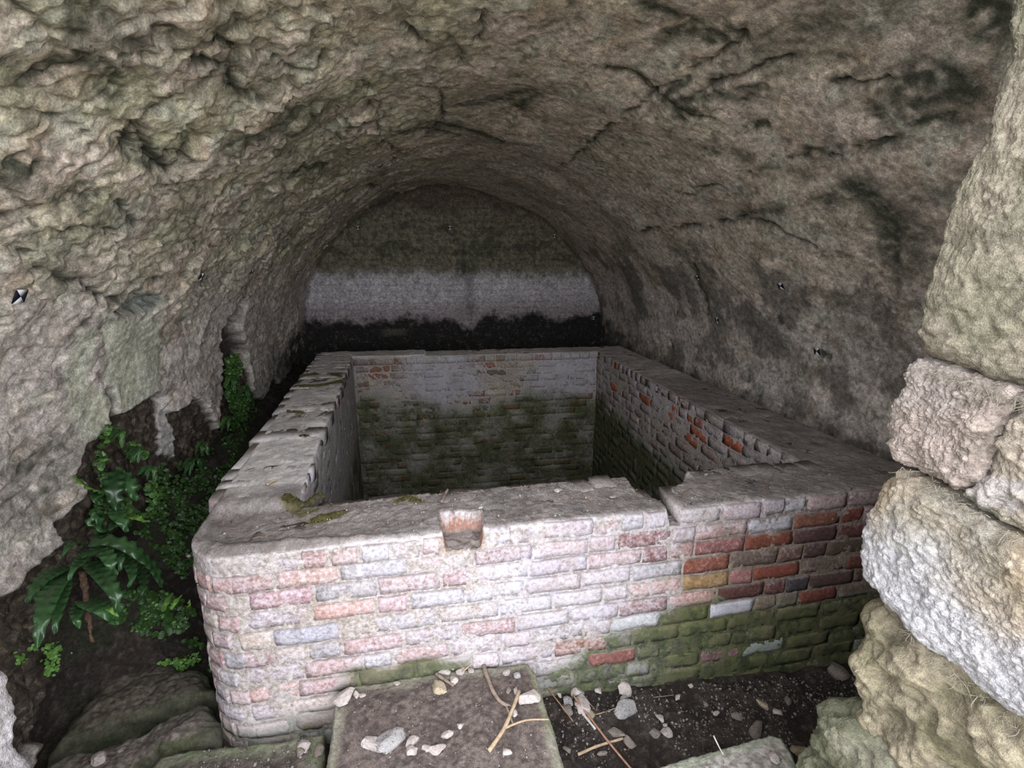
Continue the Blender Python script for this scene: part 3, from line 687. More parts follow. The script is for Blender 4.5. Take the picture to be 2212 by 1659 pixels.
def lay(p0, p1, out, zt, zb, face, depth=.10, proud=.0036, ch=.0835, pri=0, skip=None, lens=(.235, .235, .225, .115), x0=0.0, dims_th=None):
    """courses of bricks in a wall face from p0 to p1 (2D); out = outward 2D normal"""
    p0, p1, out = np.asarray(p0, float), np.asarray(p1, float), np.asarray(out, float)
    L = np.linalg.norm(p1 - p0); t = (p1 - p0) / L; ang = math.atan2(t[1], t[0])
    z = zt; row = 0
    while z - ch > zb:
        s = -random.uniform(0.02, .2) if x0 == 0 else x0
        sag = random.uniform(-.003, .003)
        while s < L - .03:
            bl = random.choice(lens) * random.uniform(.94, 1.06); a, b = max(s, 0), min(s + bl, L)
            if b - a > .045:
                cxy = p0 + t * (a + b) / 2; damp_ = face == 'front' and cxy[0] > .5 and z < .36
                cxy = cxy - out * (depth / 2 - proud * (.3 if damp_ else 1) - random.uniform(-.003, .003))
                cen = np.array([cxy[0], cxy[1], z - ch / 2 + sag + random.uniform(-.002, .002)])
                if not (skip and skip(cen)):
                    BRICKS.append([pri, cen, (b - a, depth, ch - .006 + random.uniform(-.003, .003)), ang + random.uniform(-.006, .006), face])
            s += bl + .0075
        z -= ch; row += 1
def skip_front(c):
    e = np.array([[c[0], 1.70]])
    if c[2] > .82: return in_poly(np.array([[c[0], 1.70]]), SLOT)[0] or (.96 < c[0] < 1.06)
    return False
tf = (np.array(O_FR) - np.array([-0.735, 1.706])); tf /= np.linalg.norm(tf)
lay((-0.735, 1.706), O_FR, (0, -1), ZT - .098, -.12, 'front', pri=0)
# round corner: headers that turn with it
for row in range(12):
    z = ZT - .098 - .0835 * row
    if z < -.1: break
    for a in np.radians([257 - (row % 2) * 12, 231 - (row % 2) * 9, 203 - (row % 2) * 9]):
        n2 = np.array([math.cos(a), math.sin(a)]); c2 = np.array([-0.72, 1.90]) + n2 * (.195 + .003 - .045)
        BRICKS.append([0, np.array([c2[0], c2[1], z - .042]), (.085 if row % 2 else .080, .09, .0705), a + math.pi / 2, 'front'])
# top course along the front: headers on bed, and a ragged back row along the inner edge
x = 0.205
def top_ok(c): return not (in_poly(np.array([c[:2]]), GAP)[0] or in_poly(np.array([c[:2]]), SLOT)[0] or in_poly(np.array([c[:2]]), HOLE)[0])
for xa, xb in ((-.70, .03), (.205, .985), (1.045, 2.40)):
    x = xa
    while x < xb - .04:
        w = random.choice((.112, .112, .225, .115, .20)) * random.uniform(.95, 1.05)
        if xb - x - w < .05: w = xb - x
        cen = np.array([x + w / 2, 1.708 + .105 + (x + .7) * .012 + random.uniform(-.004, .004), ZT - .055 + (-.016 if x < 0 else 0) + random.uniform(-.004, .004)])
        BRICKS.append([0, cen, (w - .010, .215, .078), random.uniform(-.012, .012), 'front']); x += w
x = -.5
while x < 1.9:
    w = random.choice((.115, .2, .225, .12)) * random.uniform(.92, 1.08)
    cen = np.array([x + w / 2, 2.015 + random.uniform(-.014, .01) + (x > 0) * .012, ZT - .052 + (-.014 if x < -.1 else .004) + random.uniform(-.005, .005)])
    if top_ok(cen) and not (-.02 < x - .955 + w < .02): BRICKS.append([0, cen, (w - .012, .13 + random.uniform(-.02, .02), .08), random.uniform(-.03, .03), 'top'])
    x += w
# left wall: headers laid across the top, row behind row
y = 2.13
while y < 5.75:
    w = random.choice((.112, .115, .22, .22, .34)) * random.uniform(.9, 1.1); u = (y + w / 2 - 2.06) / (5.48 - 2.06)
    xl = -0.955 + u * (-1.18 + .955); xr = -.557 + min(u, 1) * (-.785 + .557)
    cen = np.array([(xl + xr) / 2 + .0, y + w / 2, ZT - .033 + random.uniform(-.006, .006)])
    BRICKS.append([0 if y < 4.6 else 1, cen, (xr - xl - .004 + random.uniform(-.014, .014), w - .005, .082), random.uniform(-.035, .035) + .02, 'left']); y += w
# inner faces
lay(I_BL, I_BR, (0, -1), ZT - .01, -.9, 'back', pri=2, proud=.0012)
dr = np.array(I_BR) - np.array(I_FR); dr /= np.linalg.norm(dr)
lay(I_BR, I_FR, (-dr[1], dr[0]), ZT - .01, -.9, 'right', pri=3, proud=.0015)
dl = np.array(I_BL) - np.array(I_FL); dl /= np.linalg.norm(dl)
lay(I_FL, I_BL, (dl[1], -dl[0]), ZT - .06, -.9, 'left', pri=5, proud=-.0015)
# the right and back tops: a course of headers whose joints barely show under the render
y = 2.12
while y < 5.70:
    w = random.choice((.112, .115, .225)); u = (y + w / 2 - 2.09) / 3.33
    xl = 1.925 + min(u, 1) * .09; xr = 2.41 + u * .03
    BRICKS.append([4, np.array([(xl + xr) / 2 - .003, y + w / 2, ZT - .054 + random.uniform(-.003, .003)]), (xr - xl, w - .009, .08), .02, 'right']); y += w
x = -1.12
while x < 2.35:
    w = random.choice((.112, .115, .225)); u = (x + 1.1) / 3.4
    BRICKS.append([4, np.array([x + w / 2, 5.645 - u * .06, ZT - .054 + random.uniform(-.003, .003)]), (w - .009, .37, .08), -.02, 'back']); x += w
dist_ = lambda b: np.linalg.norm(b[1] - EYE) + (6 if b[0] == 5 else 0) + (0 if b[1][2] > -.45 else 6)
BRICKS.sort(key=lambda b: (b[0], -b[1][2] * 2 + dist_(b)))
st_v, st_f, st_a, nst = [], [], {'Col': [], 'lime': [], 'moss': [], 'pale': []}, 0
for i, (pri, cen, dims, ang, face) in enumerate(BRICKS):
    big = i < 300
    box = BOX_A if big else BOX_B
    q = brick_shape(cen, dims, ang, box)
    w = q + cen
    lm, ms = masks(w, face if face != 'top' else 'front')
    l_shift, m_scale = random.uniform(-.12, .14), random.uniform(.75, 1.1)
    if face == 'front':
        red = sstep(1.0, 1.3, np.array([cen[0]]))[0] * (cen[2] < .74)
        base = pick(PAL_RED) if random.random() < red else pick(PAL_PINK)
        if cen[2] < .35 and cen[0] > .4: base = pick(PAL_DULL)
        for ap, acol, al, am in acc:
            if abs(cen[0] - ap[0]) < dims[0] / 2 and abs(cen[2] - ap[1]) < .042: base = np.array(acol) * (.68 if acol[0] > 1.6 * acol[1] else .9); lm = np.full(len(w), al); ms = np.full(len(w), am); l_shift, m_scale = 0, 1
    elif face == 'back': base = pick(PAL_DULL + [(.50, .43, .34), (.46, .38, .30), (.44, .41, .37), (.40, .37, .26)]) if random.random() < .85 else np.array((.24, .12, .07)); l_shift -= .05
    elif face == 'right':
        base = pick(PAL_ROSE)
        if .64 < cen[2] < .82 and cen[1] < 4.2 and random.random() < .42: base = np.array((.36, .10, .05)) * random.uniform(.75, 1.1); l_shift = -.35
        elif random.random() < .04 and cen[2] > .3: base = np.array((.38, .11, .05)); l_shift = -.35
    else: base = pick(PAL_DULL + PAL_PINK)
    k = np.flatnonzero(w[:, 2] > ZT - .045); ms = np.array(ms)
    if len(k):
        ms[k] = 0
        for pts, wd in TOPMOSS_XY: ms[k] = np.maximum(ms[k], 1.1 * np.exp(-(seg_dist(w[k, :2], pts) / wd) ** 2))
    at = {'pale': pale_top(w), 'Col': np.tile(base, (len(w), 1)), 'lime': np.clip(lm + l_shift, 0, 1.2), 'moss': np.clip(ms * m_scale, -1, 1)}
    if big:
        mk('brick', q, box[1], BRICKMAT, TANK, attrs=at, loc=tuple(cen - TOFF))
    else:
        st_v.append(w - TOFF); st_f.append(box[1] + nst); nst += len(w)
        for k_ in at: st_a[k_].append(at[k_])
mk('brickwork', np.concatenate(st_v), np.concatenate(st_f), BRICKMAT, TANK, attrs={k_: np.concatenate(a_) for k_, a_ in st_a.items()}, kind='stuff')

# ------------------------------------------------------------------ stones from an outline: rounded face, noise relief, closed at the back
def offset_rings(poly, n, m, r, rough2=0.0):
    p = resample(np.array(list(poly) + [poly[0]], float), n + 1)[:-1]
    c = p.mean(0)
    ts = np.concatenate([1 - (np.linspace(0, 1, m) ** 1.25)])
    return p, c, ts
def stone(name, poly, O, U, V, N, depth, mat, colf, n=200, m=60, r=.05, amps=((7, .012, 3), (40, .005, 3)), parent=None, dome=0.0, taper=0.0, seed=0, popcorn=0.0, **props):
    """poly in the plane (O; U, V); N points out of the face; depth goes back along -N"""
    O, U, V, N = (np.asarray(a, float) for a in (O, U, V, N))
    p, c, ts = offset_rings(poly, n, m, r)
    size = np.sqrt(abs(sum(p[i][0] * p[(i + 1) % n][1] - p[(i + 1) % n][0] * p[i][1] for i in range(n))) / 2)
    rows = []
    for t in np.linspace(1.0, 0, 10)[:-1]:                 # sides from the back to the arris
        q = c + (p - c) * (1 - taper * t); rows.append((q, np.full(n, -r - (depth - r) * t)))
    for t in ts[:-1]:
        q = c + (p - c) * t
        d = np.linalg.norm(p - q, axis=1); dd = np.clip(d / r, 0, 1)
        hgt = -r + r * np.sqrt(np.clip(1 - (1 - dd) ** 2, 0, 1)) + dome * (1 - t ** 2)
        rows.append((q, hgt))
    P3 = np.stack([O + q[:, :1] * U + q[:, 1:] * V + hh[:, None] * N for q, hh in rows], 0)
    nr = len(rows)
    flat_ = P3.reshape(-1, 3)
    top_c = (O + c[0] * U + c[1] * V + (dome) * N)[None]
    allp = np.concatenate([flat_, top_c])
    ext = np.concatenate([P3, P3[:, :1]], 1); nn = np.cross(np.gradient(ext, axis=1)[:, :-1], np.gradient(P3, axis=0)).reshape(-1, 3)
    nn = nn / np.maximum(np.linalg.norm(nn, axis=1), 1e-9)[:, None]
    if np.mean(nn[-n:] @ N) < 0: nn = -nn
    nn = np.concatenate([nn, N[None]])
    h = np.zeros(len(allp))
    for fr, am, oc in amps: h += am * fbm(allp * fr + seed, oc)
    if popcorn:
        pc = np.abs(noise(allp * 75 + seed)) + .6 * np.abs(noise(allp * 150 + seed)); h += popcorn * (pc - .3)
    inside = np.concatenate([np.repeat(np.arange(nr) > 0, n), [True]])
    allp = allp + nn * (h * inside)[:, None]
    idx = np.arange(nr * n).reshape(nr, n); a = idx[:-1]; b = idx[1:]
    q4 = np.stack([a, np.roll(a, -1, 1), np.roll(b, -1, 1), b], -1).reshape(-1, 4)
    last = idx[-1]; tri = np.stack([last, np.roll(last, -1), np.full(n, nr * n)], 1)
    # orientation
    e = allp[q4[-1]]; 
    if np.dot(np.cross(e[1] - e[0], e[2] - e[1]), N) < 0: q4 = q4[:, ::-1]; tri = tri[:, ::-1]
    col_ = colf(allp, h) if callable(colf) else np.tile(colf, (len(allp), 1))
    return mk(name, allp, [q4, tri], mat, parent, attrs={'Col': np.clip(col_, .004, .9)}, **props)

# ------------------------------------------------------------------ entrance wall: stones of the right jamb, a stone of the left one, and the masonry that closes the vault
WF = thing('wall_front', None, None, (0, 0, 0), kind='structure')
def jamb_poly(pts, X):
    return [tuple(on_x(a, b, X)[[1, 2]]) for a, b in pts]
def jamb_col(base, alt, dark, seed, white=None, wz=None):
    def f(p, h):
        a = sstep(-.25, .35, fbm(p * 5 + seed, 4)); b = sstep(.1, .5, fbm(p * 11 + seed + 9, 4)); s = fbm(p * 60 + seed, 2)
        c = mixc(np.array(base), np.array(alt), a); c = mixc(c, np.array(dark), b * .55)
        if white is not None: c = mixc(c, np.array(white), sstep(wz + .05, wz - .07, p[:, 2] + .05 * fbm(p * 9, 2) + (p[:, 1] - .75) * -.15) * .85)
        return c * (1 + 1.1 * np.clip(h, -.02, .02) / .02 * .18 + .25 * s)[:, None]
    return f
JU, JV, JN = (0, 1, 0), (0, 0, 1), (-1, 0, 0)
J1 = [(0.45, 2.75), (0.80, 2.75), (0.792, 2.40), (0.795, 2.10), (0.822, 2.04), (0.845, 1.87), (0.846, 1.74), (0.83, 1.717), (0.63, 1.693), (0.35, 1.665)]
stone('stone', J1, (1, 0, 0), JU, JV, JN, .5, JAMB, jamb_col((0.216, 0.188, 0.140), (0.176, 0.160, 0.112), (0.120, 0.112, 0.080), 3), n=420, m=130, r=.035, amps=((5, .012, 3), (22, .007, 3), (60, .0035, 2)), popcorn=.006, parent=WF)
J2 = [(0.835, 1.709), (0.862, 1.68), (0.872, 1.59), (0.850, 1.482), (0.825, 1.472), (0.705, 1.468), (0.672, 1.50), (0.668, 1.58), (0.655, 1.655), (0.645, 1.688)]
stone('stone', J2, (1, 0, 0), JU, JV, JN, .45, JAMB, jamb_col((0.272, 0.224, 0.192), (0.296, 0.256, 0.228), (0.160, 0.136, 0.108), 13), n=320, m=90, r=.035, amps=((7, .012, 3), (25, .007, 3), (60, .0035, 2)), popcorn=.006, parent=WF)
J3 = [(0.640, 1.687), (0.35, 1.655), (0.35, 1.41), (0.575, 1.437), (0.70, 1.465), (0.665, 1.50), (0.660, 1.58), (0.648, 1.65)]
stone('stone', J3, (1.005, 0, 0), JU, JV, JN, .45, JAMB, jamb_col((0.264, 0.224, 0.176), (0.168, 0.164, 0.120), (0.296, 0.280, 0.280), 23), n=320, m=90, r=.03, amps=((7, .014, 3), (25, .007, 3), (60, .0035, 2)), popcorn=.006, parent=WF)
J4 = [(0.825, 1.462), (0.86, 1.40), (0.874, 1.30), (0.872, 1.225), (0.850, 1.168), (0.815, 1.157), (0.655, 1.128), (0.508, 1.112), (0.30, 1.09), (0.30, 1.40), (0.575, 1.43), (0.70, 1.456)]
stone('stone', J4, (0.985, 0, 0), JU, JV, JN, .5, JAMB, jamb_col((0.288, 0.228, 0.156), (0.264, 0.236, 0.192), (0.192, 0.164, 0.116), 33, white=(0.368, 0.360, 0.372), wz=1.33), n=440, m=130, r=.045, amps=((5, .014, 3), (24, .007, 3), (60, .0035, 2)), popcorn=.0045, parent=WF)
J5 = [(0.815, 1.165), (0.838, 1.10), (0.842, 1.02), (0.812, 0.92), (0.786, .85), (0.79, .70), (0.80, .45), (0.80, -.2), (0.30, -.2), (0.30, 1.10), (0.508, 1.125), (0.655, 1.14)]
stone('stone', J5, (1.0, 0, 0), JU, JV, JN, .5, JAMB, jamb_col((0.176, 0.156, 0.096), (0.224, 0.192, 0.132), (0.076, 0.068, 0.040), 43), n=460, m=130, r=.06, amps=((4, .03, 3), (11, .034, 3), (34, .008, 3)), popcorn=.006, parent=WF)
J6 = [(0.80, .86), (0.865, .78), (0.905, .66), (0.93, .45), (0.93, -.2), (0.45, -.2), (0.45, .70), (0.60, .80)]
stone('stone', J6, (0.965, 0, 0), JU, JV, JN, .4, JAMB, jamb_col((0.120, 0.120, 0.076), (0.176, 0.168, 0.120), (0.056, 0.056, 0.034), 53), n=320, m=90, r=.08, amps=((5, .03, 3), (14, .018, 3), (40, .008, 3)), popcorn=.008, parent=WF)
# bottom left: pale boulder of the left jamb
LB = [(0.852, 1.22), (0.856, 1.15), (0.848, 1.09), (0.862, 1.02), (0.868, .96), (0.86, .80), (0.84, .2), (0.30, .2), (0.30, 1.30), (0.70, 1.28)]
stone('stone', LB, (-0.75, 0, 0), (0, 1, 0), (0, 0, 1), (1, 0, 0), .5, JAMB, jamb_col((0.288, 0.268, 0.268), (0.248, 0.228, 0.224), (0.160, 0.148, 0.132), 63), n=320, m=80, r=.035, amps=((6, .014, 3), (22, .007, 3), (60, .0035, 2)), popcorn=.006, parent=WF)
# the rest of that wall, mostly outside the frame
def rough_box(name, lo, hi, n, mat, colr, parent=None, amp=.015, **kw):
    V, F = box_surface(n); lo, hi = np.array(lo, float), np.array(hi, float)
    p = lo + (V + 1) / 2 * (hi - lo); p = p + np.stack([noise(p * 6), noise(p * 6 + 9), noise(p * 6 + 19)], 1) * amp
    return mk(name, p, F, mat, parent, attrs={'Col': np.tile(colr, (len(p), 1)) * (1 + .4 * fbm(p * 5, 3))[:, None]}, **kw)
rough_box('right_masonry', (1.30, .36, -.3), (2.95, .78, 2.5), (14, 6, 20), JAMB, (.30, .27, .21), WF)
rough_box('left_masonry', (-2.0, .36, -.3), (-0.86, .80, 2.5), (12, 6, 20), JAMB, (.32, .29, .24), WF)
# ground outside, behind the camera
gx, gy = np.meshgrid(np.linspace(-9, 9, 60), np.linspace(-12, .42, 50), indexing='ij')
gp = np.stack([gx.ravel(), gy.ravel(), np.zeros(3000)], 1); gp[:, 2] = .12 + .05 * fbm(gp * .8, 3) - .0 * gy.ravel()
gcol = mixc(np.array([.36, .34, .27]), np.array([.50, .47, .40]), sstep(-.2, .3, fbm(gp * .7 + 4, 3)))
mk('ground', gp, grid_faces(60, 50), EARTH, attrs={'Col': gcol}, kind='structure')


# ------------------------------------------------------------------ flagstones and boulders on the floor
def slab_poly(px, z, extra=()):
    return [(min(max(q[0], -1.56), 9), q[1]) for q in (on_z(a, b, z) for a, b in px)] + list(extra)
def slab_col(poly, bare, earth, w, seed, green=(.13, .14, .09)):
    def f(p, h):
        d = -sdf(p[:, :2], poly); n1 = fbm(p * 7 + seed, 4); n2 = fbm(p * 45 + seed, 3)
        e = sstep(w * .5, w * 1.3, d + .03 * n1 + .01 * n2)
        b = mixc(np.array(bare), np.array(green), sstep(-.1, .4, n1))
        if seed == 4: earth_ = mixc(np.array(earth), np.array([.27, .215, .195]), sstep(.22, .34, fbm(p * 13 + 8, 3)))
        else: earth_ = np.tile(earth, (len(p), 1))
        c = b * (1 - e[:, None]) + earth_ * (.85 + .4 * sstep(-.3, .3, n2 + .5 * n1))[:, None] * e[:, None]
        return c * (1 + .25 * n2)[:, None]
    return f
PD = slab_poly([(706, 1620), (716, 1540), (724, 1492), (745, 1478), (900, 1456), (1090, 1434), (1142, 1428), (1160, 1452), (1172, 1500), (1180, 1530), (1194, 1570), (1222, 1659)], .235, [(.40, .86), (-.36, .86)])
sl = stone('stone_slab', PD, (0, 0, .235), (1, 0, 0), (0, 1, 0), (0, 0, 1), .30, SLABMAT, slab_col(PD, (.22, .205, .16), (.108, .086, .075), .045, 1, (.20, .20, .13)), n=260, m=110, r=.022, amps=((6, .007, 3), (45, .003, 3)))
tag(sl, 'large flat slab strewn with brown earth and chips against the tank front', 'slab')
PC_ = slab_poly([(322, 1659), (340, 1634), (400, 1618), (490, 1606), (545, 1601), (640, 1588), (703, 1580)], .10, [(-.41, 1.20), (-.95, 1.20)])
sl = stone('stone_slab', PC_, (0, 0, .10), (1, 0, 0), (0, 1, 0), (0, 0, 1), .25, SLABMAT, slab_col(PC_, (.17, .17, .12), (.085, .07, .06), .07, 2, (.15, .17, .10)), n=220, m=70, r=.03, amps=((6, .010, 3), (45, .003, 3)))
tag(sl, 'green edged slab below the left front corner of the tank', 'slab')
PA = slab_poly([(40, 1640), (70, 1560), (150, 1475), (240, 1435), (365, 1412), (382, 1425), (398, 1446), (440, 1440), (470, 1470), (474, 1500), (400, 1522), (250, 1570), (120, 1622)], -.01)
sl = stone('stone_block', PA, (0, 0, -.01), (1, 0, 0), (0, 1, 0), (0, 0, 1), .22, SLABMAT, slab_col(PA, (.10, .095, .065), (.085, .072, .055), .06, 3, (.055, .06, .036)), n=220, m=70, r=.07, amps=((3, .03, 3), (12, .012, 3), (45, .003, 3)), dome=.02)
tag(sl, 'broad dark mossy stone on the left floor with a pale leaf on it', 'stone')
PBk = slab_poly([(85, 1659), (130, 1634), (260, 1588), (400, 1536), (456, 1514), (468, 1530), (474, 1575), (474, 1596), (400, 1612), (340, 1630), (318, 1650), (300, 1680), (100, 1700)], .03)
sl = stone('stone_block', PBk, (0, 0, .03), (1, 0, 0), (0, 1, 0), (0, 0, 1), .22, SLABMAT, slab_col(PBk, (.10, .095, .07), (.12, .10, .085), .05, 4, (.10, .105, .06)), n=220, m=70, r=.06, amps=((3, .03, 3), (12, .012, 3), (45, .003, 3)), dome=.015)
tag(sl, 'long narrow blotched stone lying in front of the broad dark one', 'stone')
PE = slab_poly([(1395, 1659), (1480, 1636), (1560, 1612), (1664, 1584), (1690, 1590), (1712, 1622), (1728, 1659)], .22, [(1.08, .90), (.58, .90)])
sl = stone('stone_slab', PE, (0, 0, .22), (1, 0, 0), (0, 1, 0), (0, 0, 1), .12, SLABMAT, slab_col(PE, (.24, .25, .19), (.25, .23, .20), .03, 5, (.20, .23, .16)), n=200, m=70, r=.02, amps=((6, .007, 3), (45, .004, 3)))
tag(sl, 'green rimmed slab with straw on it beside the right jamb', 'slab')
rough_box('slab_footing', (.62, .60, -.25), (1.04, 1.0, .12), (8, 8, 6), EARTH, (.06, .05, .04), sl)

def on_floor(px, py):
    z = 0.0
    for _ in range(12):
        p = on_z(px, py, z); z = float(floor_z(np.array([p[0]]), np.array([p[1]]))[0])
    p = on_z(px, py, z + .004); return p
# ------------------------------------------------------------------ loose stones
def ico(n=1):
    t = (1 + 5 ** .5) / 2
    v = [(-1, t, 0), (1, t, 0), (-1, -t, 0), (1, -t, 0), (0, -1, t), (0, 1, t), (0, -1, -t), (0, 1, -t), (t, 0, -1), (t, 0, 1), (-t, 0, -1), (-t, 0, 1)]
    f = [(0, 11, 5), (0, 5, 1), (0, 1, 7), (0, 7, 10), (0, 10, 11), (1, 5, 9), (5, 11, 4), (11, 10, 2), (10, 7, 6), (7, 1, 8), (3, 9, 4), (3, 4, 2), (3, 2, 6), (3, 6, 8), (3, 8, 9), (4, 9, 5), (2, 4, 11), (6, 2, 10), (8, 6, 7), (9, 8, 1)]
    v = [np.array(a) / np.linalg.norm(a) for a in v]
    for _ in range(n):
        mid, nf = {}, []
        def m_(a, b):
            k = (min(a, b), max(a, b))
            if k not in mid: q = v[a] + v[b]; v.append(q / np.linalg.norm(q)); mid[k] = len(v) - 1
            return mid[k]
        for a, b, c in f:
            x, y, z = m_(a, b), m_(b, c), m_(c, a); nf += [(a, x, z), (b, y, x), (c, z, y), (x, y, z)]
        f = nf
    return np.array(v), np.array(f)
ICO2, ICO3 = ico(2), ico(3)
STONEC = mat_stone('pale_limestone_chip', (.40, .345, .31), (.47, .415, .385), (.27, .235, .21), 2.0, .6)
STONEG = mat_stone('grey_speckled_chip', (.30, .285, .275), (.37, .355, .34), (.12, .11, .105), 2.0, .7)
STONEY = mat_stone('yellowish_chip', (.35, .285, .19), (.41, .345, .245), (.24, .19, .13), 2.0, .6)
STONED = mat_stone('dull_earthy_chip', (.18, .155, .13), (.23, .195, .165), (.10, .085, .07), 2.0, .6)
MATS = {'p': STONEC, 'g': STONEG, 'y': STONEY, 'd': STONED}
PD_PX = PD
def ground_point(px, py, where):
    if where == 'D': return on_z(px, py, .238)
    if where == 'C': return on_z(px, py, .104)
    if where == 'E': return on_z(px, py, .224)
    if where == 'A': return on_z(px, py, .005)
    if where == 'B': return on_z(px, py, .05)
    if where == 'T': return on_z(px, py, .897)
    return on_floor(px, py)
def chip(px, py, w, h, mat, where, label, cat='stone', group=None, ang=0, seed=None):
    p = ground_point(px, py + h * .15, where); dist = np.linalg.norm(p - EYE); k = dist / FPX / 1.09
    sx, sy = w * k / 2, h * k / 2 * 1.15; sz = min(sx, sy) * .62
    r = np.random.default_rng(int(px * 7 + py)); V, F = (ICO3 if w > 24 else ICO2)
    off_ = r.uniform(0, 50, 3)
    nrm = r.normal(size=(13, 3)); nrm /= np.linalg.norm(nrm, axis=1)[:, None]; dd = r.uniform(.42, .82, 13)
    q = V.copy()
    for n_, d_ in zip(nrm, dd):                                # knocked flat faces
        e = q @ n_ - d_; q = q - np.where(e > 0, e, 0)[:, None] * n_ * .97
    q = q * (1 + .14 * noise(V * 1.6 + off_) + .05 * noise(V * 5 + off_))[:, None] * 1.22
    q = q * np.array([sx, sy, sz]) * .98
    a = math.radians(ang) + r.uniform(-.3, .3); c_, s_ = math.cos(a), math.sin(a)
    q = np.stack([q[:, 0] * c_ - q[:, 1] * s_, q[:, 0] * s_ + q[:, 1] * c_, q[:, 2]], 1)
    o = mk('stone_chip', q, F, MATS[mat], smooth=False, loc=(p[0], p[1], p[2] - q[:, 2].min() * .55))
    return tag(o, label, cat, group)
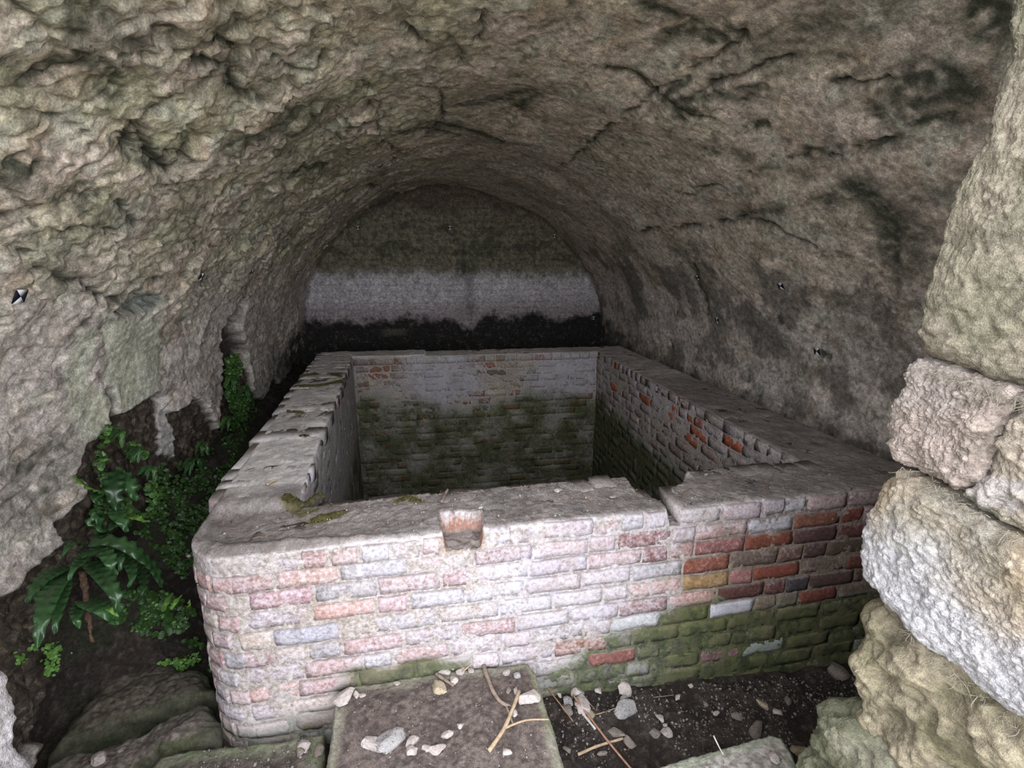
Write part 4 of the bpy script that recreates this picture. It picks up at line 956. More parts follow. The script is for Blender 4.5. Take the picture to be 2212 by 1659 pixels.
CH = [
 (744, 1504, 46, 30, 'p', 'D', 'long pinkish stone by the left edge of the slab, touching the tank', 25), (769, 1498, 15, 17, 'p', 'D', 'small chip squeezed against the right end of the long pinkish stone', 0), (783, 1503, 15, 11, 'p', 'D', 'tiny pointed chip just right of the long pinkish stone', 0),
 (804, 1602, 28, 42, 'p', 'D', 'upright pale stone leaning against the mottled grey one on the slab', 60), (839, 1602, 58, 30, 'g', 'D', 'long mottled grey stone lying aslant near the slab front', 35), (887, 1604, 28, 17, 'p', 'D', 'flat pale chip right of the mottled grey stone, upper of two', 0), (890, 1623, 20, 22, 'p', 'D', 'pale chip below the flat one, right of the mottled grey stone', 70),
 (922, 1614, 16, 21, 'p', 'D', 'narrow pale chip, left of the close pair at the slab front', 80), (942, 1616, 21, 31, 'p', 'D', 'horned pale chip, right of the close pair at the slab front', 75), (965, 1587, 22, 17, 'p', 'D', 'squarish pale chip alone in the middle of the slab', 0), (994, 1568, 14, 14, 'p', 'D', 'small white chip between the square chip and the forked twig', 30), (1092, 1625, 18, 19, 'p', 'D', 'pale chip in the front right part of the slab', 40),
 (948, 1487, 29, 31, 'y', 'D', 'yellowish stone beside the broken piece of bark', 50), (979, 1470, 20, 19, 'p', 'D', 'cream chip right of the piece of bark on the slab', 0), (960, 1451, 15, 25, 'p', 'D', 'upright reddish pale chip above the piece of bark', 75), (978, 1443, 13, 12, 'p', 'D', 'little chip at the left of the heap by the tank foot', 30), (995, 1442, 17, 12, 'p', 'D', 'flat chip in the middle of the heap by the tank foot', 0), (997, 1453, 20, 13, 'p', 'D', 'lowest flat chip of the heap by the tank foot', 0), (1009, 1434, 17, 17, 'g', 'D', 'grey chip at the top of the heap by the tank foot', 0), (1022, 1431, 13, 17, 'p', 'D', 'rightmost upper chip of the heap by the tank foot', 60), (1017, 1449, 14, 13, 'p', 'D', 'chip under the thin twig, right of the heap', 0),
 (1092, 1453, 18, 13, 'p', 'D', 'rounded pale chip near the back right corner of the slab', 0), (1117, 1458, 14, 13, 'g', 'D', 'greyish chip nearest the back right corner of the slab', 0), (1098, 1492, 12, 13, 'd', 'D', 'brownish chip left of the whitish cube above the pink stone', 0), (1115, 1492, 12, 14, 'p', 'D', 'whitish cube shaped chip above the pink stone', 0), (1143, 1508, 38, 31, 'p', 'D', 'large pale pink stone under the top end of the forked twig', 15), (1113, 1541, 13, 13, 'p', 'D', 'chip between the crooked twig and the forked twig', 0), (1073, 1421, 13, 10, 'p', 'D', 'small chip at the tank foot, left of two more', 0), (1088, 1418, 11, 9, 'p', 'D', 'middle of the three chips at the tank foot behind the slab corner', 0), (1099, 1419, 12, 9, 'p', 'D', 'rightmost of the three chips at the tank foot behind the slab corner', 0), (858, 1476, 11, 14, 'p', 'D', 'lone small chip on the back left part of the slab', 60),
 (658, 1609, 22, 22, 'p', 'C', 'pale pinkish stone on the earth left of the big slab', 30), (651, 1624, 17, 16, 'd', 'C', 'dull chip just below the pale pinkish stone', 0), (690, 1622, 22, 20, 'd', 'C', 'earthy stone touching the left side of the big slab', 0),
 (1246, 1493, 24, 28, 'p', 'F', 'upright pinkish stone at the tank foot right of the slab', 70), (1209, 1501, 12, 12, 'p', 'F', 'small tan chip close to the right edge of the slab', 0), (1225, 1517, 21, 19, 'g', 'F', 'grey stone above the dark grey one near the slab', 0), (1227, 1535, 22, 24, 'd', 'F', 'dark grey stone left of the top of the long reed', 60), (1256, 1521, 32, 33, 'p', 'F', 'large pale stone under the top of the long reed', 0), (1291, 1490, 15, 15, 'p', 'F', 'small grey white chip at the tank foot left of the big triangular stone', 0), (1353, 1491, 32, 28, 'p', 'F', 'triangular pinkish stone at the tank foot', 20), (1347, 1508, 19, 9, 'g', 'F', 'thin chip wedged between the triangular and the speckled stone', 0), (1353, 1532, 37, 40, 'g', 'F', 'large speckled grey stone in the middle of the earth', 100), (1274, 1543, 20, 23, 'y', 'F', 'tan flat stone right of the long reed', 0),
 (1329, 1581, 20, 31, 'd', 'F', 'tall brownish stone between the long reed and the short stick', 75), (1359, 1601, 22, 21, 'd', 'F', 'brownish stone at the right end of the short stick', 0), (1427, 1552, 14, 15, 'p', 'F', 'pale chip above the pair of chips mid floor', 0), (1439, 1581, 22, 17, 'p', 'F', 'pale oval chip, right of the pair mid floor', 160), (1414, 1581, 18, 21, 'd', 'F', 'brown rough chip, left of the pair mid floor', 0), (1436, 1566, 9, 9, 'p', 'F', 'round little chip between the mid floor chips', 0), (1645, 1521, 17, 18, 'y', 'F', 'pointed pale chip on the dark earth toward the right jamb', 0), (1679, 1538, 20, 14, 'p', 'F', 'flat pale chip on the dark earth toward the right jamb', 160), (1492, 1482, 12, 11, 'p', 'F', 'whitish sliver close to the tank foot, mid floor', 130), (1464, 1506, 10, 15, 'p', 'F', 'narrow pale sliver with a stalk, mid floor', 110), (1635, 1573, 24, 34, 'd', 'F', 'long dark sliver just behind the green rimmed slab', 120), (1297, 1626, 11, 20, 'd', 'F', 'brown narrow chip below the crossing of the sticks', 90), (1702, 1513, 19, 14, 'd', 'F', 'dull chip farthest right on the dark earth', 0), (1594, 1548, 22, 14, 'd', 'F', 'flat dull chip behind the green rimmed slab', 150), (1525, 1523, 9, 11, 'd', 'F', 'small dull chip in the middle of the dark earth', 0), (1546, 1540, 9, 14, 'p', 'F', 'little pale sliver in the middle of the dark earth', 100), (1225, 1618, 12, 17, 'd', 'F', 'chip close to the front right edge of the big slab', 60),
 (1736, 1628, 28, 34, 'y', 'F', 'large yellowish stone in the shadow by the right jamb', 90), (1671, 1641, 20, 20, 'p', 'E', 'pale chip lying on the green rimmed slab', 0), (1810, 1450, 34, 30, 'd', 'F', 'grey stone in the dark corner at the right end of the tank', 0), (211, 1643, 26, 20, 'p', 'B', 'whitish stone on the long blotched stone', 40), (1205, 1059, 18, 14, 'p', 'T', 'pale chip on top of the front tank wall, mid length', 0), (1325, 1073, 20, 9, 'g', 'T', 'greyish flat chip on the front tank wall near the gap', 0), (1525, 1025, 11, 8, 'p', 'T', 'tiny round chip on the tank wall right of the gap', 0), (1038, 1096, 12, 8, 'p', 'T', 'small cream chip on the tank wall behind the missing brick', 0), (688, 810, 11, 5, 'p', 'T', 'small white chip on the left tank wall beside moss', 0)]
for px, py, w, h, mt, wh, lb, an in CH: chip(px, py, w, h, mt, wh, lb, ang=an)
# grit and crumbs that nobody could count
def grit(name, pts, sizes, colr, label, cat):
    base, F = ico(0); n = len(pts)
    q = base[None] * (sizes[:, None, None] * RNG.uniform(.6, 1.2, (n, 1, 3))) * (1 + RNG.uniform(-.25, .25, (n, 12, 1)))
    q = q + pts[:, None, :]
    F_ = (F[None] + 12 * np.arange(n)[:, None, None]).reshape(-1, 3)
    c = np.repeat(colr, 12, 0)
    o = mk(name, q.reshape(-1, 3), F_, SLABMAT, smooth=False, attrs={'Col': c}); return tag(o, label, cat, kind='stuff')
n = 5200; gx_ = RNG.uniform(.36, 2.3, n); gy_ = RNG.uniform(.95, 1.70, n); 
keep = fbm(np.stack([gx_ * 2.5, gy_ * 2.5, gx_ * 0], 1), 3) + .35 * sstep(1.35, 1.65, gy_) > -.05
gx_, gy_ = gx_[keep], gy_[keep]; ng = len(gx_)
gz_ = floor_z(gx_, gy_) + .022 * fbm(np.stack([gx_, gy_, gx_ * 0], 1) * 6, 4) + .004
gsz = .0022 + .0055 * RNG.random(ng) ** 4
gcl = np.array([.17, .145, .13]) * RNG.uniform(.35, 1.7, (ng, 1)) * RNG.uniform(.93, 1.07, (ng, 3))
grit('gravel', np.stack([gx_, gy_, gz_], 1), gsz, np.clip(gcl, .02, .6), 'loose grit over the dark earth between tank and right jamb', 'gravel')
n = 3200; gx_ = RNG.uniform(-.48, .46, n); gy_ = RNG.uniform(.98, 1.69, n); pp = np.stack([gx_, gy_], 1); keep = sdf(pp, PD) < -.03; gx_, gy_ = gx_[keep], gy_[keep]; ng = len(gx_)
gsz = .0012 + .0034 * RNG.random(ng) ** 6
gcl = np.array([.16, .135, .12]) * RNG.uniform(.3, 2.0, (ng, 1)) * RNG.uniform(.94, 1.06, (ng, 3))
gz_ = .235 + .007 * fbm(np.stack([gx_, gy_, gx_ * 0 + .235], 1) * 6, 3) + .001
grit('grit', np.stack([gx_, gy_, gz_], 1), gsz, np.clip(gcl, .03, .65), 'crumbs of earth and grit spread over the big slab', 'grit')
n = 900; gx_ = RNG.uniform(-.9, -.42, n); gy_ = RNG.uniform(1.25, 1.66, n); pp = np.stack([gx_, gy_], 1); keep = sdf(pp, PC_) < -.02; gx_, gy_ = gx_[keep], gy_[keep]; ng = len(gx_)
grit('grit', np.stack([gx_, gy_, gx_ * 0 + .106], 1), .0015 + .006 * RNG.random(ng) ** 4, np.clip(np.array([.15, .13, .115]) * RNG.uniform(.35, 1.8, (ng, 1)) * np.ones((1, 3)), .03, .6), 'crumbs of stone on the green edged slab at the tank corner', 'grit')

# ------------------------------------------------------------------ twigs and stalks
def tube(path, r0, r1, sides=7, wob=.0012, bend=True):
    path = np.asarray(path, float)
    if bend: path, _ = smooth_curve(path, max(12, 6 * len(path)))
    n_ = len(path); t = np.gradient(path, axis=0); t /= np.linalg.norm(t, axis=1)[:, None]
    a = np.cross(t, [0.3, 0.2, 1.0]); a /= np.linalg.norm(a, axis=1)[:, None]; b = np.cross(t, a)
    r = np.linspace(r0, r1, n_) * (1 + .18 * noise(path * 90))
    ang = np.linspace(0, 2 * math.pi, sides, endpoint=False)
    v = path[:, None] + r[:, None, None] * (np.cos(ang)[None, :, None] * a[:, None] + np.sin(ang)[None, :, None] * b[:, None])
    v = v.reshape(-1, 3); i = np.arange(n_ * sides).reshape(n_, sides)
    q = np.stack([i[:-1], np.roll(i[:-1], -1, 1), np.roll(i[1:], -1, 1), i[1:]], -1).reshape(-1, 4)
    caps = [np.stack([np.full(sides - 2, i[0, 0]), i[0, 2:], i[0, 1:-1]], 1), np.stack([np.full(sides - 2, i[-1, 0]), i[-1, 1:-1], i[-1, 2:]], 1)]
    return v, [q, np.concatenate(caps)]
WOODG = mat_wood('grey_brown_bark', (.17, .125, .095), (.28, .22, .17))
WOODT = mat_wood('dry_tan_wood', (.30, .215, .135), (.42, .32, .21))
WOODR = mat_wood('red_brown_stalk', (.24, .13, .085), (.33, .20, .13))
WOODW = mat_wood('bleached_wood', (.40, .355, .34), (.50, .455, .43))
def pts_on(px, where, lift):
    lf = lift if hasattr(lift, '__len__') else [lift] * len(px)
    return [ground_point(a, b, where) + np.array([0, 0, l]) for (a, b), l in zip(px, lf)]
def twig(px, where, r0, r1, mat, label, lift=None, cat='twig', branches=(), name='twig'):
    lift = r0 * .8 if lift is None else lift
    P = pts_on(px, where, lift)
    if not branches:
        v, f = tube(P, r0, r1); return tag(mk(name, v, f, mat), label, cat)
    t = thing(name, label, cat, tuple(P[0])); o = np.array(t.location)
    v, f = tube(P, r0, r1); mk('stem', v - o, f, mat, t)
    for bp, b0, b1, bl in branches:
        v, f = tube(pts_on(bp, where, bl), b0, b1); mk('side_branch', v - o, f, mat, t)
    return t
twig([(1045, 1442), (1052, 1464), (1064, 1494), (1080, 1518), (1098, 1528)], 'D', .0095, .007, WOODG, 'crooked grey brown twig lying on the right half of the slab', branches=[([(1092, 1524), (1100, 1545), (1108, 1567)], .005, .004, .006), ([(1094, 1524), (1106, 1530)], .004, .002, .008)])
twig([(1122, 1503), (1106, 1542), (1088, 1580), (1056, 1626)], 'D', .0075, .0078, WOODT, 'forked tan twig lying over the crooked one', lift=[.022, .016, .010, .008], branches=[([(1089, 1579), (1108, 1569), (1140, 1558), (1185, 1556)], .0042, .003, [.010, .008, .006, .005])])
twig([(942, 1459), (958, 1470), (980, 1484)], 'D', .0085, .005, WOODG, 'short broken piece of bark beside the yellowish stone')
twig([(1000, 1456), (1020, 1440), (1041, 1421)], 'D', .0035, .002, WOODT, 'thin tan twig lying over the heap of chips', lift=[.012, .016, .014])
twig([(975, 1437), (1000, 1432), (1030, 1424)], 'D', .003, .002, WOODG, 'thin grey twig along the tank foot behind the heap')
twig([(1172, 1486), (1192, 1510), (1212, 1532), (1238, 1562)], 'F', .0035, .0025, WOODR, 'thin red brown stalk hugging the right edge of the slab', lift=[.05, .03, .02, .008])
twig([(1238, 1514), (1275, 1560), (1310, 1605), (1345, 1645), (1372, 1675)], 'F', .0048, .0045, WOODR, 'long straight reed across the dark earth', lift=[.03, .022, .018, .012, .010])
twig([(1243, 1524), (1262, 1550), (1286, 1580)], 'F', .007, .005, WOODW, 'bleached wood sliver lying along the long reed', lift=.012)
twig([(1248, 1632), (1292, 1613), (1346, 1597)], 'F', .0058, .005, WOODT, 'short tan stick crossing under the long reed')
twig([(1283, 1546), (1310, 1538), (1336, 1528)], 'F', .003, .002, WOODT, 'thin straw stalk between the tan flat stone and the speckled stone')
twig([(1262, 1508), (1278, 1525), (1290, 1540)], 'F', .0022, .0015, WOODT, 'fine straw right of the large pale stone')
twig([(1410, 1507), (1430, 1505), (1455, 1502)], 'F', .002, .0015, WOODG, 'fine grey stalk on the earth right of the triangular stone')
twig([(1540, 1601), (1552, 1618), (1562, 1632)], 'E', .003, .002, WOODW, 'white grass stem poking over the green rimmed slab', lift=[.025, .012, .004])
twig([(954, 1086), (960, 1073), (967, 1060)], 'T', .0065, .006, WOODG, 'short dark twig on the front tank wall behind the missing brick')
twig([(1660, 1064), (1654, 1046), (1646, 1034)], 'T', .0022, .0012, WOODR, 'fine forked black twig on the tank wall right of the gap', branches=[([(1656, 1050), (1662, 1040), (1669, 1030)], .0016, .001, .004)])
twig([(578, 1060), (590, 1052), (600, 1048)], 'T', .007, .004, WOODT, 'small tan wood bit on the left tank wall', lift=.03)
# straw on the right-hand slab
sv_, sf_, ns_ = [], [], 0
for _ in range(110):
    c = np.array([RNG.uniform(.66, 1.12), RNG.uniform(.93, 1.13), .228]); a = RNG.uniform(0, 6.28); L_ = RNG.uniform(.015, .05)
    if sdf(c[None, :2], PE)[0] > -.02: continue
    d = np.array([math.cos(a), math.sin(a), RNG.uniform(-.05, .35)]) * L_ / 2
    v, f = tube([c - d, c + [0, 0, .004], c + d], .0009, .0006, 4)
    sv_.append(v); sf_ += [a_ + ns_ for a_ in f]; ns_ += len(v)
tag(mk('straw', np.concatenate(sv_), [np.concatenate([a for a in sf_ if a.shape[1] == 4]), np.concatenate([a for a in sf_ if a.shape[1] == 3])], WOODT), 'bits of straw scattered on the green rimmed slab', 'straw', kind='stuff')
# dry roots hanging in the joints of the jamb
sv_, sf_, ns_ = [], [], 0
for _ in range(260):
    if RNG.random() < .35: yy = RNG.uniform(.60, .80); zz = 1.70 - (.83 - yy) * .12
    elif RNG.random() < .6: yy = RNG.uniform(.56, .80); zz = 1.47 - max(0, .75 - yy) * .2
    else: yy = RNG.uniform(.50, .72); zz = 1.135 - (.75 - yy) * .12
    c = np.array([.985 + RNG.uniform(-.004, .02), yy, zz + RNG.uniform(-.006, .012)]); a = RNG.uniform(-1, 1)
    L_ = RNG.uniform(.012, .045)
    e = c + np.array([RNG.uniform(-.02, .0), math.sin(a) * L_, -abs(math.cos(a)) * L_ * .5 + RNG.uniform(-.008, .008)])
    v, f = tube([c, (c + e) / 2 + RNG.normal(size=3) * .004, e], .0007, .0004, 4)
    sv_.append(v); sf_ += [a_ + ns_ for a_ in f]; ns_ += len(v)
ro = mk('dry_roots', np.concatenate(sv_), [np.concatenate([a for a in sf_ if a.shape[1] == 4]), np.concatenate([a for a in sf_ if a.shape[1] == 3])], mat_wood('dry_root', (.17, .15, .11), (.26, .235, .185)), WF, kind='stuff')

# ------------------------------------------------------------------ ferns and creeping leaves on the left
FROND = mat_leaf('glossy_frond', (.020, .058, .018), (.036, .095, .028), .38, .6)
FRONDL = mat_leaf('young_frond', (.09, .20, .03), (.14, .26, .05), .4, .4)
LEAF = mat_leaf('small_leaf', (.026, .072, .016), (.06, .135, .027), .45, .4)
LEAFB = mat_leaf('bright_small_leaf', (.07, .17, .03), (.11, .23, .045), .45, .4)
def frond_mesh(path, width, seed=0, wave=.5):
    path, _ = smooth_curve(path, 64); n_ = len(path); L_ = np.linalg.norm(np.diff(path, axis=0), axis=1).sum()
    t = np.gradient(path, axis=0); t /= np.linalg.norm(t, axis=1)[:, None]
    to = EYE - path; to /= np.linalg.norm(to, axis=1)[:, None]
    nrm = np.array([.35, -.15, 1.0]) + .6 * to; nrm = nrm - np.sum(nrm * t, 1)[:, None] * t; nrm /= np.linalg.norm(nrm, axis=1)[:, None]
    sd = np.cross(t, nrm)
    s_ = np.linspace(0, 1, n_); w = width * np.clip(np.sin(np.pi * np.clip(s_ * .86 + .12, 0, 1)) ** .55, 0.03, 1) * (1 - .25 * s_); w[-1] = width * .02
    us = np.array([-1, -.66, -.3, -.06, .06, .3, .66, 1]); rows = []
    ph = seed * 1.7; k = L_ / .028 * 2 * math.pi / 2
    for u in us:
        rip = np.sin(s_ * k + ph + (u > 0) * 1.2) * abs(u) ** 2
        lat = u * w * (1 + .13 * rip)
        h = -.22 * w * abs(u) ** 2 + width * .48 * wave * rip - (abs(u) < .1) * width * .05
        rows.append(path + sd * lat[:, None] + nrm * h[:, None])
    V = np.stack(rows, 1).reshape(-1, 3); F = grid_faces(n_, len(us))
    Vb = (np.stack(rows, 1) - nrm[:, None] * .0012).reshape(-1, 3)
    nv = len(V); m_ = len(us)
    e = [np.stack([np.arange(n_ - 1) * m_, np.arange(n_ - 1) * m_ + nv, np.arange(1, n_) * m_ + nv, np.arange(1, n_) * m_], 1), np.stack([np.arange(1, n_) * m_ + m_ - 1, np.arange(1, n_) * m_ + m_ - 1 + nv, np.arange(n_ - 1) * m_ + m_ - 1 + nv, np.arange(n_ - 1) * m_ + m_ - 1], 1)]
    return np.concatenate([V, Vb]), np.concatenate([F, F[:, ::-1] + nv] + e)
def fern(label, fronds, root_px, X0_, sc=(0, 1100, 2.968), stem=None, group=None):
    ox, oy, k = sc
    r_ = on_x(ox + root_px[0] / k, oy + root_px[1] / k, X0_)
    t = thing('harts_tongue_fern', label, 'fern', tuple(r_), group)
    for i, (pp, wpx, dX, mat) in enumerate(fronds):
        n_ = len(pp); pts = []
        for j, (a, b) in enumerate(pp):
            u = j / (n_ - 1); X_ = X0_ + .02 + dX * math.sin(min(u * 1.3, 1) * math.pi / 2)
            pts.append(on_x(ox + a / k, oy + b / k, X_))
        d = np.linalg.norm(pts[n_ // 2] - EYE)
        v, f = frond_mesh(pts, wpx / k * d / FPX / 2 * .92, i)
        mk('frond', v - r_, f, mat, t)
    if stem:
        v, f = tube([on_x(ox + a / k, oy + b / k, X0_ + .05 + .02 * j) for j, (a, b) in enumerate(stem)], .013, .005, 11)
        v = v + np.stack([noise(v * 90), noise(v * 90 + 9), noise(v * 90 + 19)], 1) * .011
        o = mk('dead_stalk', v - r_, f, mat_wood('fibrous_stalk', (.07, .042, .028), (.15, .095, .065)), t); o['label'] = 'shaggy brown dead stalk'
    return t
fern('largest hart\'s tongue fern with drooping glossy fronds below the plaster edge', [
    ([(575, 215), (700, 195), (800, 222), (900, 285), (990, 375), (1045, 505)], 78, .20, FROND), ([(555, 325), (640, 390), (705, 480), (750, 570), (772, 665)], 95, .26, FROND), ([(430, 390), (345, 470), (295, 600), (262, 740), (238, 892)], 115, .24, FROND),
    ([(430, 360), (340, 395), (262, 455), (205, 535), (172, 605)], 85, .12, FROND), ([(610, 245), (680, 280), (715, 350), (745, 425)], 80, .16, FROND), ([(720, 255), (770, 300), (772, 400)], 60, .17, FROND), ([(790, 275), (835, 350), (848, 430), (825, 505)], 66, .18, FROND), ([(880, 330), (920, 420), (922, 500), (905, 562)], 60, .16, FROND),
    ([(515, 580), (600, 610), (680, 660), (752, 742)], 85, .22, FROND), ([(590, 605), (690, 632), (757, 690)], 50, .26, FRONDL), ([(430, 430), (392, 560), (362, 700), (348, 805)], 70, .18, FROND), ([(500, 600), (488, 690), (512, 765)], 62, .12, FROND), ([(540, 230), (480, 205), (432, 245), (395, 310)], 55, .10, FROND), ([(560, 260), (520, 320), (470, 380), (440, 460)], 60, .14, FROND), ([(600, 260), (560, 290), (520, 300)], 60, .2, FROND)],
    (540, 300), -1.50, stem=[(530, 400), (550, 560), (568, 700), (592, 850)])
fern('fern tuft with one bright yellow green frond above the largest fern', [
    ([(735, -10), (760, 40), (800, 100), (812, 145)], 80, .12, FROND), ([(795, 35), (880, 50), (958, 82)], 48, .16, FRONDL), ([(640, 185), (652, 110), (620, 35)], 66, .06, FROND), ([(600, 130), (585, 80), (612, 20)], 50, .04, FROND), ([(760, 60), (720, 110), (690, 135)], 50, .10, FROND), ([(650, 150), (630, 180), (650, 220)], 50, .10, FROND)], (700, 60), -1.57)
fern('small fern with a single pale frond against the plaster edge', [([(505, 265), (450, 235), (365, 180)], 52, .06, FRONDL), ([(500, 250), (480, 290), (500, 330)], 40, .06, FROND), ([(590, 150), (575, 230), (590, 310), (610, 360)], 80, .06, FROND), ([(620, 160), (660, 230), (690, 310)], 60, .08, FROND)], (540, 250), -1.60, (0, 950, 2.34))
fern('tiny seedling fern with upright pale leaves near the tank corner', [([(1042, 650), (1060, 605), (1100, 550)], 34, .02, FRONDL), ([(1095, 640), (1120, 600), (1165, 550)], 26, .02, FRONDL), ([(1205, 630), (1212, 605), (1218, 578)], 22, .02, FRONDL)], (1080, 655), -1.28)
wf = [((505, 815), -1.62, 'small fern hanging in the dark niche beside the plaster edge'), ((528, 850), -1.62, 'small fern lowest in the dark niche, against the tank gap'), ((498, 905), -1.60, 'little fern under the plaster edge left of the dark gap'), ((330, 1012), -1.58, 'little fern right of the whitish drip of plaster, low on the bank'), ((300, 970), -1.62, 'little fern below the pale greenish plaster panel'), ((420, 995), -1.60, 'little fern under the brown plaster, right of the drip'), ((262, 935), -1.64, 'highest little fern on the earth bank below the plaster'), ((440, 960), -1.60, 'little fern nearest the tank, high on the bank')]
for (px, py), X_, lb in wf:
    rr = np.random.default_rng(px); fr = []
    for i in range(6):
        a = math.radians(rr.uniform(20, 160)); L_ = rr.uniform(22, 44)
        e = (px + L_ * math.cos(a) * .8, py + L_ * math.sin(a) * .9)
        fr.append(([(px, py - 6), (px + .5 * (e[0] - px), py - 8 + .25 * (e[1] - py)), e], rr.uniform(9, 14), .07, FROND if rr.random() < .6 else LEAF))
    fern(lb, fr, (px, py), X_, (0, 0, 1.0))
# creeping leaves
def on_left(px, py):
    """first of the vault wall and the earth bank along the ray"""
    d = ray(px, py); t = np.linspace(1.2, 6, 1200); q = EYE + d * t[:, None]
    R_ = np.interp(q[:, 2], [-.3, .2, .6, .9, 1.2, 1.55], [-1.70, -1.685, -1.67, -1.65, -1.60, -1.52])
    k = np.argmax((q[:, 0] < R_ + .05) | (q[:, 2] < floor_z(q[:, 0], q[:, 1]) + .02)); return q[k]
def leaves(name, areas, count, smin, smax, mat, label, dens=.0):
    V, F, nv = [], [], 0
    a_ = np.linspace(0, 2 * math.pi, 7, endpoint=False); made = 0; tries = 0
    while made < count and tries < count * 12:
        tries += 1
        poly = areas[RNG.integers(len(areas))]; lo = np.min(poly, 0); hi = np.max(poly, 0); p2 = RNG.uniform(lo, hi)
        if not in_poly(p2[None], poly)[0]: continue
        if noise(np.array([[p2[0] / 38, p2[1] / 38, 3.3]]))[0] < dens: continue
        c = on_left(*p2) + RNG.normal(size=3) * .006
        n_ = np.array([.55, -.45, .75]) + RNG.normal(size=3) * .45; n_ /= np.linalg.norm(n_)
        u = np.cross(n_, RNG.normal(size=3)); u /= np.linalg.norm(u); w_ = np.cross(n_, u)
        r = RNG.uniform(smin, smax); k_ = RNG.uniform(.6, 1.0); c = c + n_ * r * .7
        ring = c + r * (np.cos(a_)[:, None] * u + k_ * np.sin(a_)[:, None] * w_) - n_ * r * .22
        V.append(np.concatenate([c[None], ring])); F.append(np.stack([np.full(7, nv), nv + 1 + np.arange(7), nv + 1 + (np.arange(7) + 1) % 7], 1)); nv += 8; made += 1
    return tag(mk(name, np.concatenate(V), np.concatenate(F), mat), label, 'plants', kind='stuff')
A1 = [(230, 915), (262, 930), (320, 985), (352, 1000), (400, 1000), (470, 960), (520, 890), (545, 850), (560, 880), (470, 1080), (430, 1180), (435, 1260), (380, 1240), (330, 1180), (260, 1130), (190, 1130), (220, 1050), (205, 1000)]
A2 = [(488, 775), (512, 765), (535, 810), (540, 880), (505, 930), (490, 880)]
A3 = [(240, 1280), (330, 1270), (440, 1310), (445, 1400), (340, 1380), (250, 1340)]
A4 = [(340, 1430), (400, 1420), (460, 1400), (455, 1470), (400, 1490), (345, 1490)]
A5 = [(30, 1380), (120, 1370), (170, 1420), (140, 1460), (40, 1450)]
leaves('creeping_plants', [A1, A1, A1, A1, A3, A2], 3600, .006, .016, LEAF, 'dense dark green small leaves carpeting the earth bank below the wall', -.15)
leaves('creeping_plants', [[(232, 915), (262, 930), (320, 985), (350, 1060), (330, 1120), (260, 1100), (210, 1010)], A2], 420, .009, .019, LEAFB, 'brighter rounded leaves at the top of the earth bank', -.1)
leaves('ground_plants', [A3, A4, A5], 620, .004, .010, LEAFB, 'tiny bright green seedlings on the soil by the tank corner', .12)
def leaf_flat(px, py, where, L_, W_, ang, mat, label):
    p = ground_point(px, py, where) + np.array([0, 0, .012]); s_ = np.linspace(0, 1, 12); w = W_ / 2 * np.sin(np.pi * s_ ** .8)
    rows = np.stack([np.stack([(s_ - .5) * L_, u * w, .004 * np.cos(s_ * 5) + .006 * u * u], 1) for u in (-1, -.4, .4, 1)], 1)
    c_, s2 = math.cos(ang), math.sin(ang); r = rows.reshape(-1, 3); r = np.stack([r[:, 0] * c_ - r[:, 1] * s2, r[:, 0] * s2 + r[:, 1] * c_, r[:, 2]], 1)
    f = grid_faces(12, 4); n_ = len(r)
    return tag(mk('fallen_leaf', np.concatenate([r, r - [0, 0, .001]]), np.concatenate([f, f[:, ::-1] + n_]), mat, loc=tuple(p)), label, 'leaf')
leaf_flat(241, 1453, 'A', .085, .045, .35, mat_leaf('withered_leaf', (.22, .23, .15), (.28, .28, .19), .7, .2), 'pale grey green fallen leaf on the broad dark stone')
leaf_flat(228, 1409, 'F', .06, .025, .3, mat_leaf('yellowed_leaf', (.40, .30, .12), (.45, .38, .20), .7, .2), 'yellowed fallen leaf on the soil above the broad dark stone')

# ------------------------------------------------------------------ moss cushions on the tank top
MOSSM = mat_stone('moss_cushion', (.085, .072, .022), (.13, .115, .038), (.045, .04, .014), 3.0, 1.0)
ML = ['moss cushion in the inner left corner of the front tank wall', 'moss patch left of centre on the front tank wall top', 'small moss patch at the inner edge of the front tank wall', 'broad moss band across the left tank wall', 'narrow moss streak farther along the left tank wall', 'faint moss streak mid length on the left tank wall', 'smallest moss spot on the left tank wall', 'moss at the inner rim of the left tank wall']
for (xy, w), lb in zip(TOPMOSS_XY, ML):
    lo, hi = xy.min(0) - w * 1.3, xy.max(0) + w * 1.3
    nx2, ny2 = max(14, int((hi[0] - lo[0]) / .006)), max(14, int((hi[1] - lo[1]) / .006))
    a, b = np.meshgrid(np.linspace(lo[0], hi[0], nx2), np.linspace(lo[1], hi[1], ny2), indexing='ij'); q = np.stack([a.ravel(), b.ravel(), np.zeros(a.size)], 1)
    d = seg_dist(q[:, :2], xy) + .014 * fbm(q * 30, 3) + .008 * fbm(q * 90, 2)
    hgt = sstep(w * .75, w * .15, d)
    q[:, 2] = ZT - .018 + .020 * (xy[0, 1] > 2.08) - .012 * (xy[0, 0] < 0) * (xy[0, 1] < 2.08) + .022 * hgt + .007 * fbm(q * 120, 2)
    f = grid_faces(nx2, ny2); f = f[(hgt[f] > .02).all(1)]
    c0 = q.mean(0); tag(mk('moss_patch', q - c0, f, MOSSM, loc=tuple(c0)), lb, 'moss')

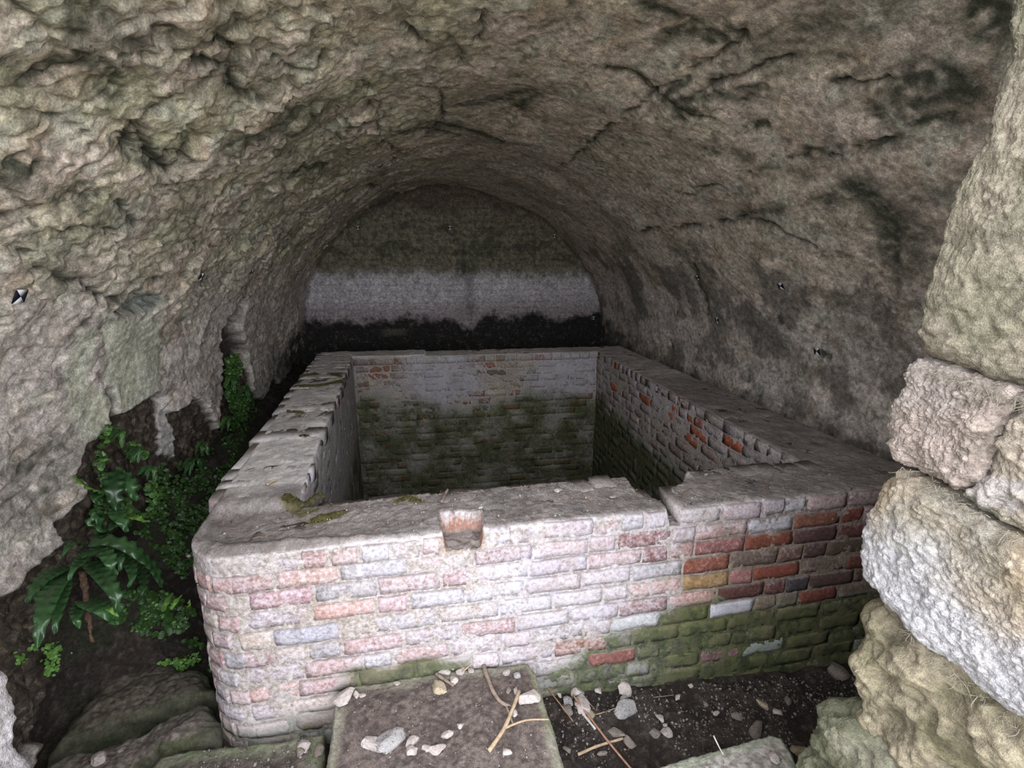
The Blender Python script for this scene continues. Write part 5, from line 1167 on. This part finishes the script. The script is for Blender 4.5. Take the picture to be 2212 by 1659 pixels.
# dry bits and crumbs lying on the tank walls
sv_, sf_, ns_ = [], [], 0
for _ in range(240):
    c = np.array([RNG.uniform(-.85, 1.9), RNG.uniform(1.76, 2.03), ZT - .006]); a = RNG.uniform(0, 6.28); L_ = RNG.uniform(.008, .04)
    if not top_ok(c): continue
    d = np.array([math.cos(a), math.sin(a), RNG.uniform(-.05, .2)]) * L_ / 2
    v, f = tube([c - d, c + [0, 0, .003], c + d], .0009, .0006, 4)
    sv_.append(v); sf_ += [a_ + ns_ for a_ in f]; ns_ += len(v)
tag(mk('straw', np.concatenate(sv_), [np.concatenate([a for a in sf_ if a.shape[1] == 4]), np.concatenate([a for a in sf_ if a.shape[1] == 3])], WOODR), 'dry brown stalk bits scattered along the front tank wall top', 'straw', kind='stuff')
n = 1300; gx_ = RNG.uniform(-.9, 1.95, n); gy_ = RNG.uniform(1.74, 2.05, n)
keep = np.array([top_ok(np.array([a, b])) for a, b in zip(gx_, gy_)]); gx_, gy_ = gx_[keep], gy_[keep]; ng = len(gx_)
gp_ = np.stack([gx_, gy_, np.full(ng, 0.)], 1); gp_[:, 2] = top_z(gx_, gy_) + .004
grit('grit', gp_, .0012 + .0045 * RNG.random(ng) ** 5, np.clip(np.array([.22, .19, .165]) * RNG.uniform(.25, 1.9, (ng, 1)) * np.ones((1, 3)), .03, .6), 'crumbs of mortar and earth on top of the front tank wall', 'grit')

# ------------------------------------------------------------------ survey targets stuck on the walls
PAPER = NT('white_card'); PAPER = PAPER.done((.72, .72, .74), .8)
INK = NT('dark_ink'); INK = INK.done((.012, .011, .022), .7)
def survey_target(px, py, size, label, back=False):
    if back:
        p = on_y(px, py, Y_BACK - .045); n_ = np.array([0, -1.0, 0]); u = np.array([1.0, 0, 0]); w_ = np.array([0, 0, 1.0])
    else:
        s0, y0, p = on_vault(px, py)
        i, j = int(np.argmin(np.abs(sv - s0))), int(np.argmin(np.abs(yv - y0)))
        blk = VG[max(i - 4, 0):i + 5, max(j - 4, 0):j + 5].reshape(-1, 3); n_ = np.array([nx_[i], 0, nz_[i]])
        lift = ((blk - p) @ n_).max(); p = p + n_ * (lift + .003); u = np.array([0, 1.0, 0]); w_ = np.cross(n_, u); w_ = w_ if w_[2] > 0 else -w_
    t = thing('survey_target', label, 'target', tuple(p)); h_ = size / 2
    c = [(-h_, h_), (h_, h_), (h_, -h_), (-h_, -h_)]
    for k_, (nm, mt) in enumerate((('white_triangle', PAPER), ('black_triangle', INK), ('white_triangle', PAPER), ('black_triangle', INK))):
        tri = [c[k_], c[(k_ + 1) % 4], (0, 0)]
        top_ = np.array([u * a + w_ * b + n_ * .002 for a, b in tri]); bot = top_ - n_ * .004
        V = np.concatenate([top_, bot]); tris = np.array([[0, 1, 2], [5, 4, 3]]); quads = np.array([[0, 3, 4, 1], [1, 4, 5, 2], [2, 5, 3, 0]])
        mk(nm, V, [quads, tris], mt, t, smooth=False)
    return t
for px, py, sz, lb, bk in ((23, 632, .052, 'largest black and white survey target, on the left wall at the frame edge', False), (410, 585, .045, 'survey target on the left wall above the dark hollow with the pale panel', False), (533, 583, .045, 'survey target on the left wall nearest the end wall', False),
                           (773, 492, .045, 'leftmost survey target on the end wall', True), (972, 492, .045, 'survey target in the middle of the end wall', True), (1198, 510, .045, 'rightmost upper survey target on the end wall', True), (1282, 687, .045, 'low survey target at the right edge of the end wall', True),
                           (1508, 599, .045, 'survey target on the right wall nearest the end wall, by a green streak', False), (1548, 692, .05, 'small survey target low on the right wall', False), (1692, 614, .05, 'highest survey target on the right wall', False), (1762, 760, .05, 'survey target on the right wall just above a small hole', False)):
    survey_target(px, py, sz, lb, bk)

# unseen banks added outside the doorway to shape the incoming light
def bank(name, x0, y0, y1, hgt, lean, sgn, c1, c2):
    a, b = np.meshgrid(np.linspace(y0, y1, 60), np.linspace(-.2, hgt, 30), indexing='ij'); a = a.ravel(); b = b.ravel()
    p = np.stack([x0 + sgn * lean * b, a, b], 1); p[:, 0] += .12 * fbm(p * 1.3, 4)
    mk(name, p, grid_faces(60, 30), EARTH, attrs={'Col': mixc(np.array(c1), np.array(c2), sstep(-.2, .3, fbm(p * 2 + 5, 3)))}, kind='structure')
bank('added_bank_left', -1.6, -9, .42, 1.5, .4, -1, (.20, .21, .12), (.32, .30, .23))
bank('added_bank_right', 3.0, -9, .42, .8, .8, 1, (.30, .29, .20), (.40, .37, .30))
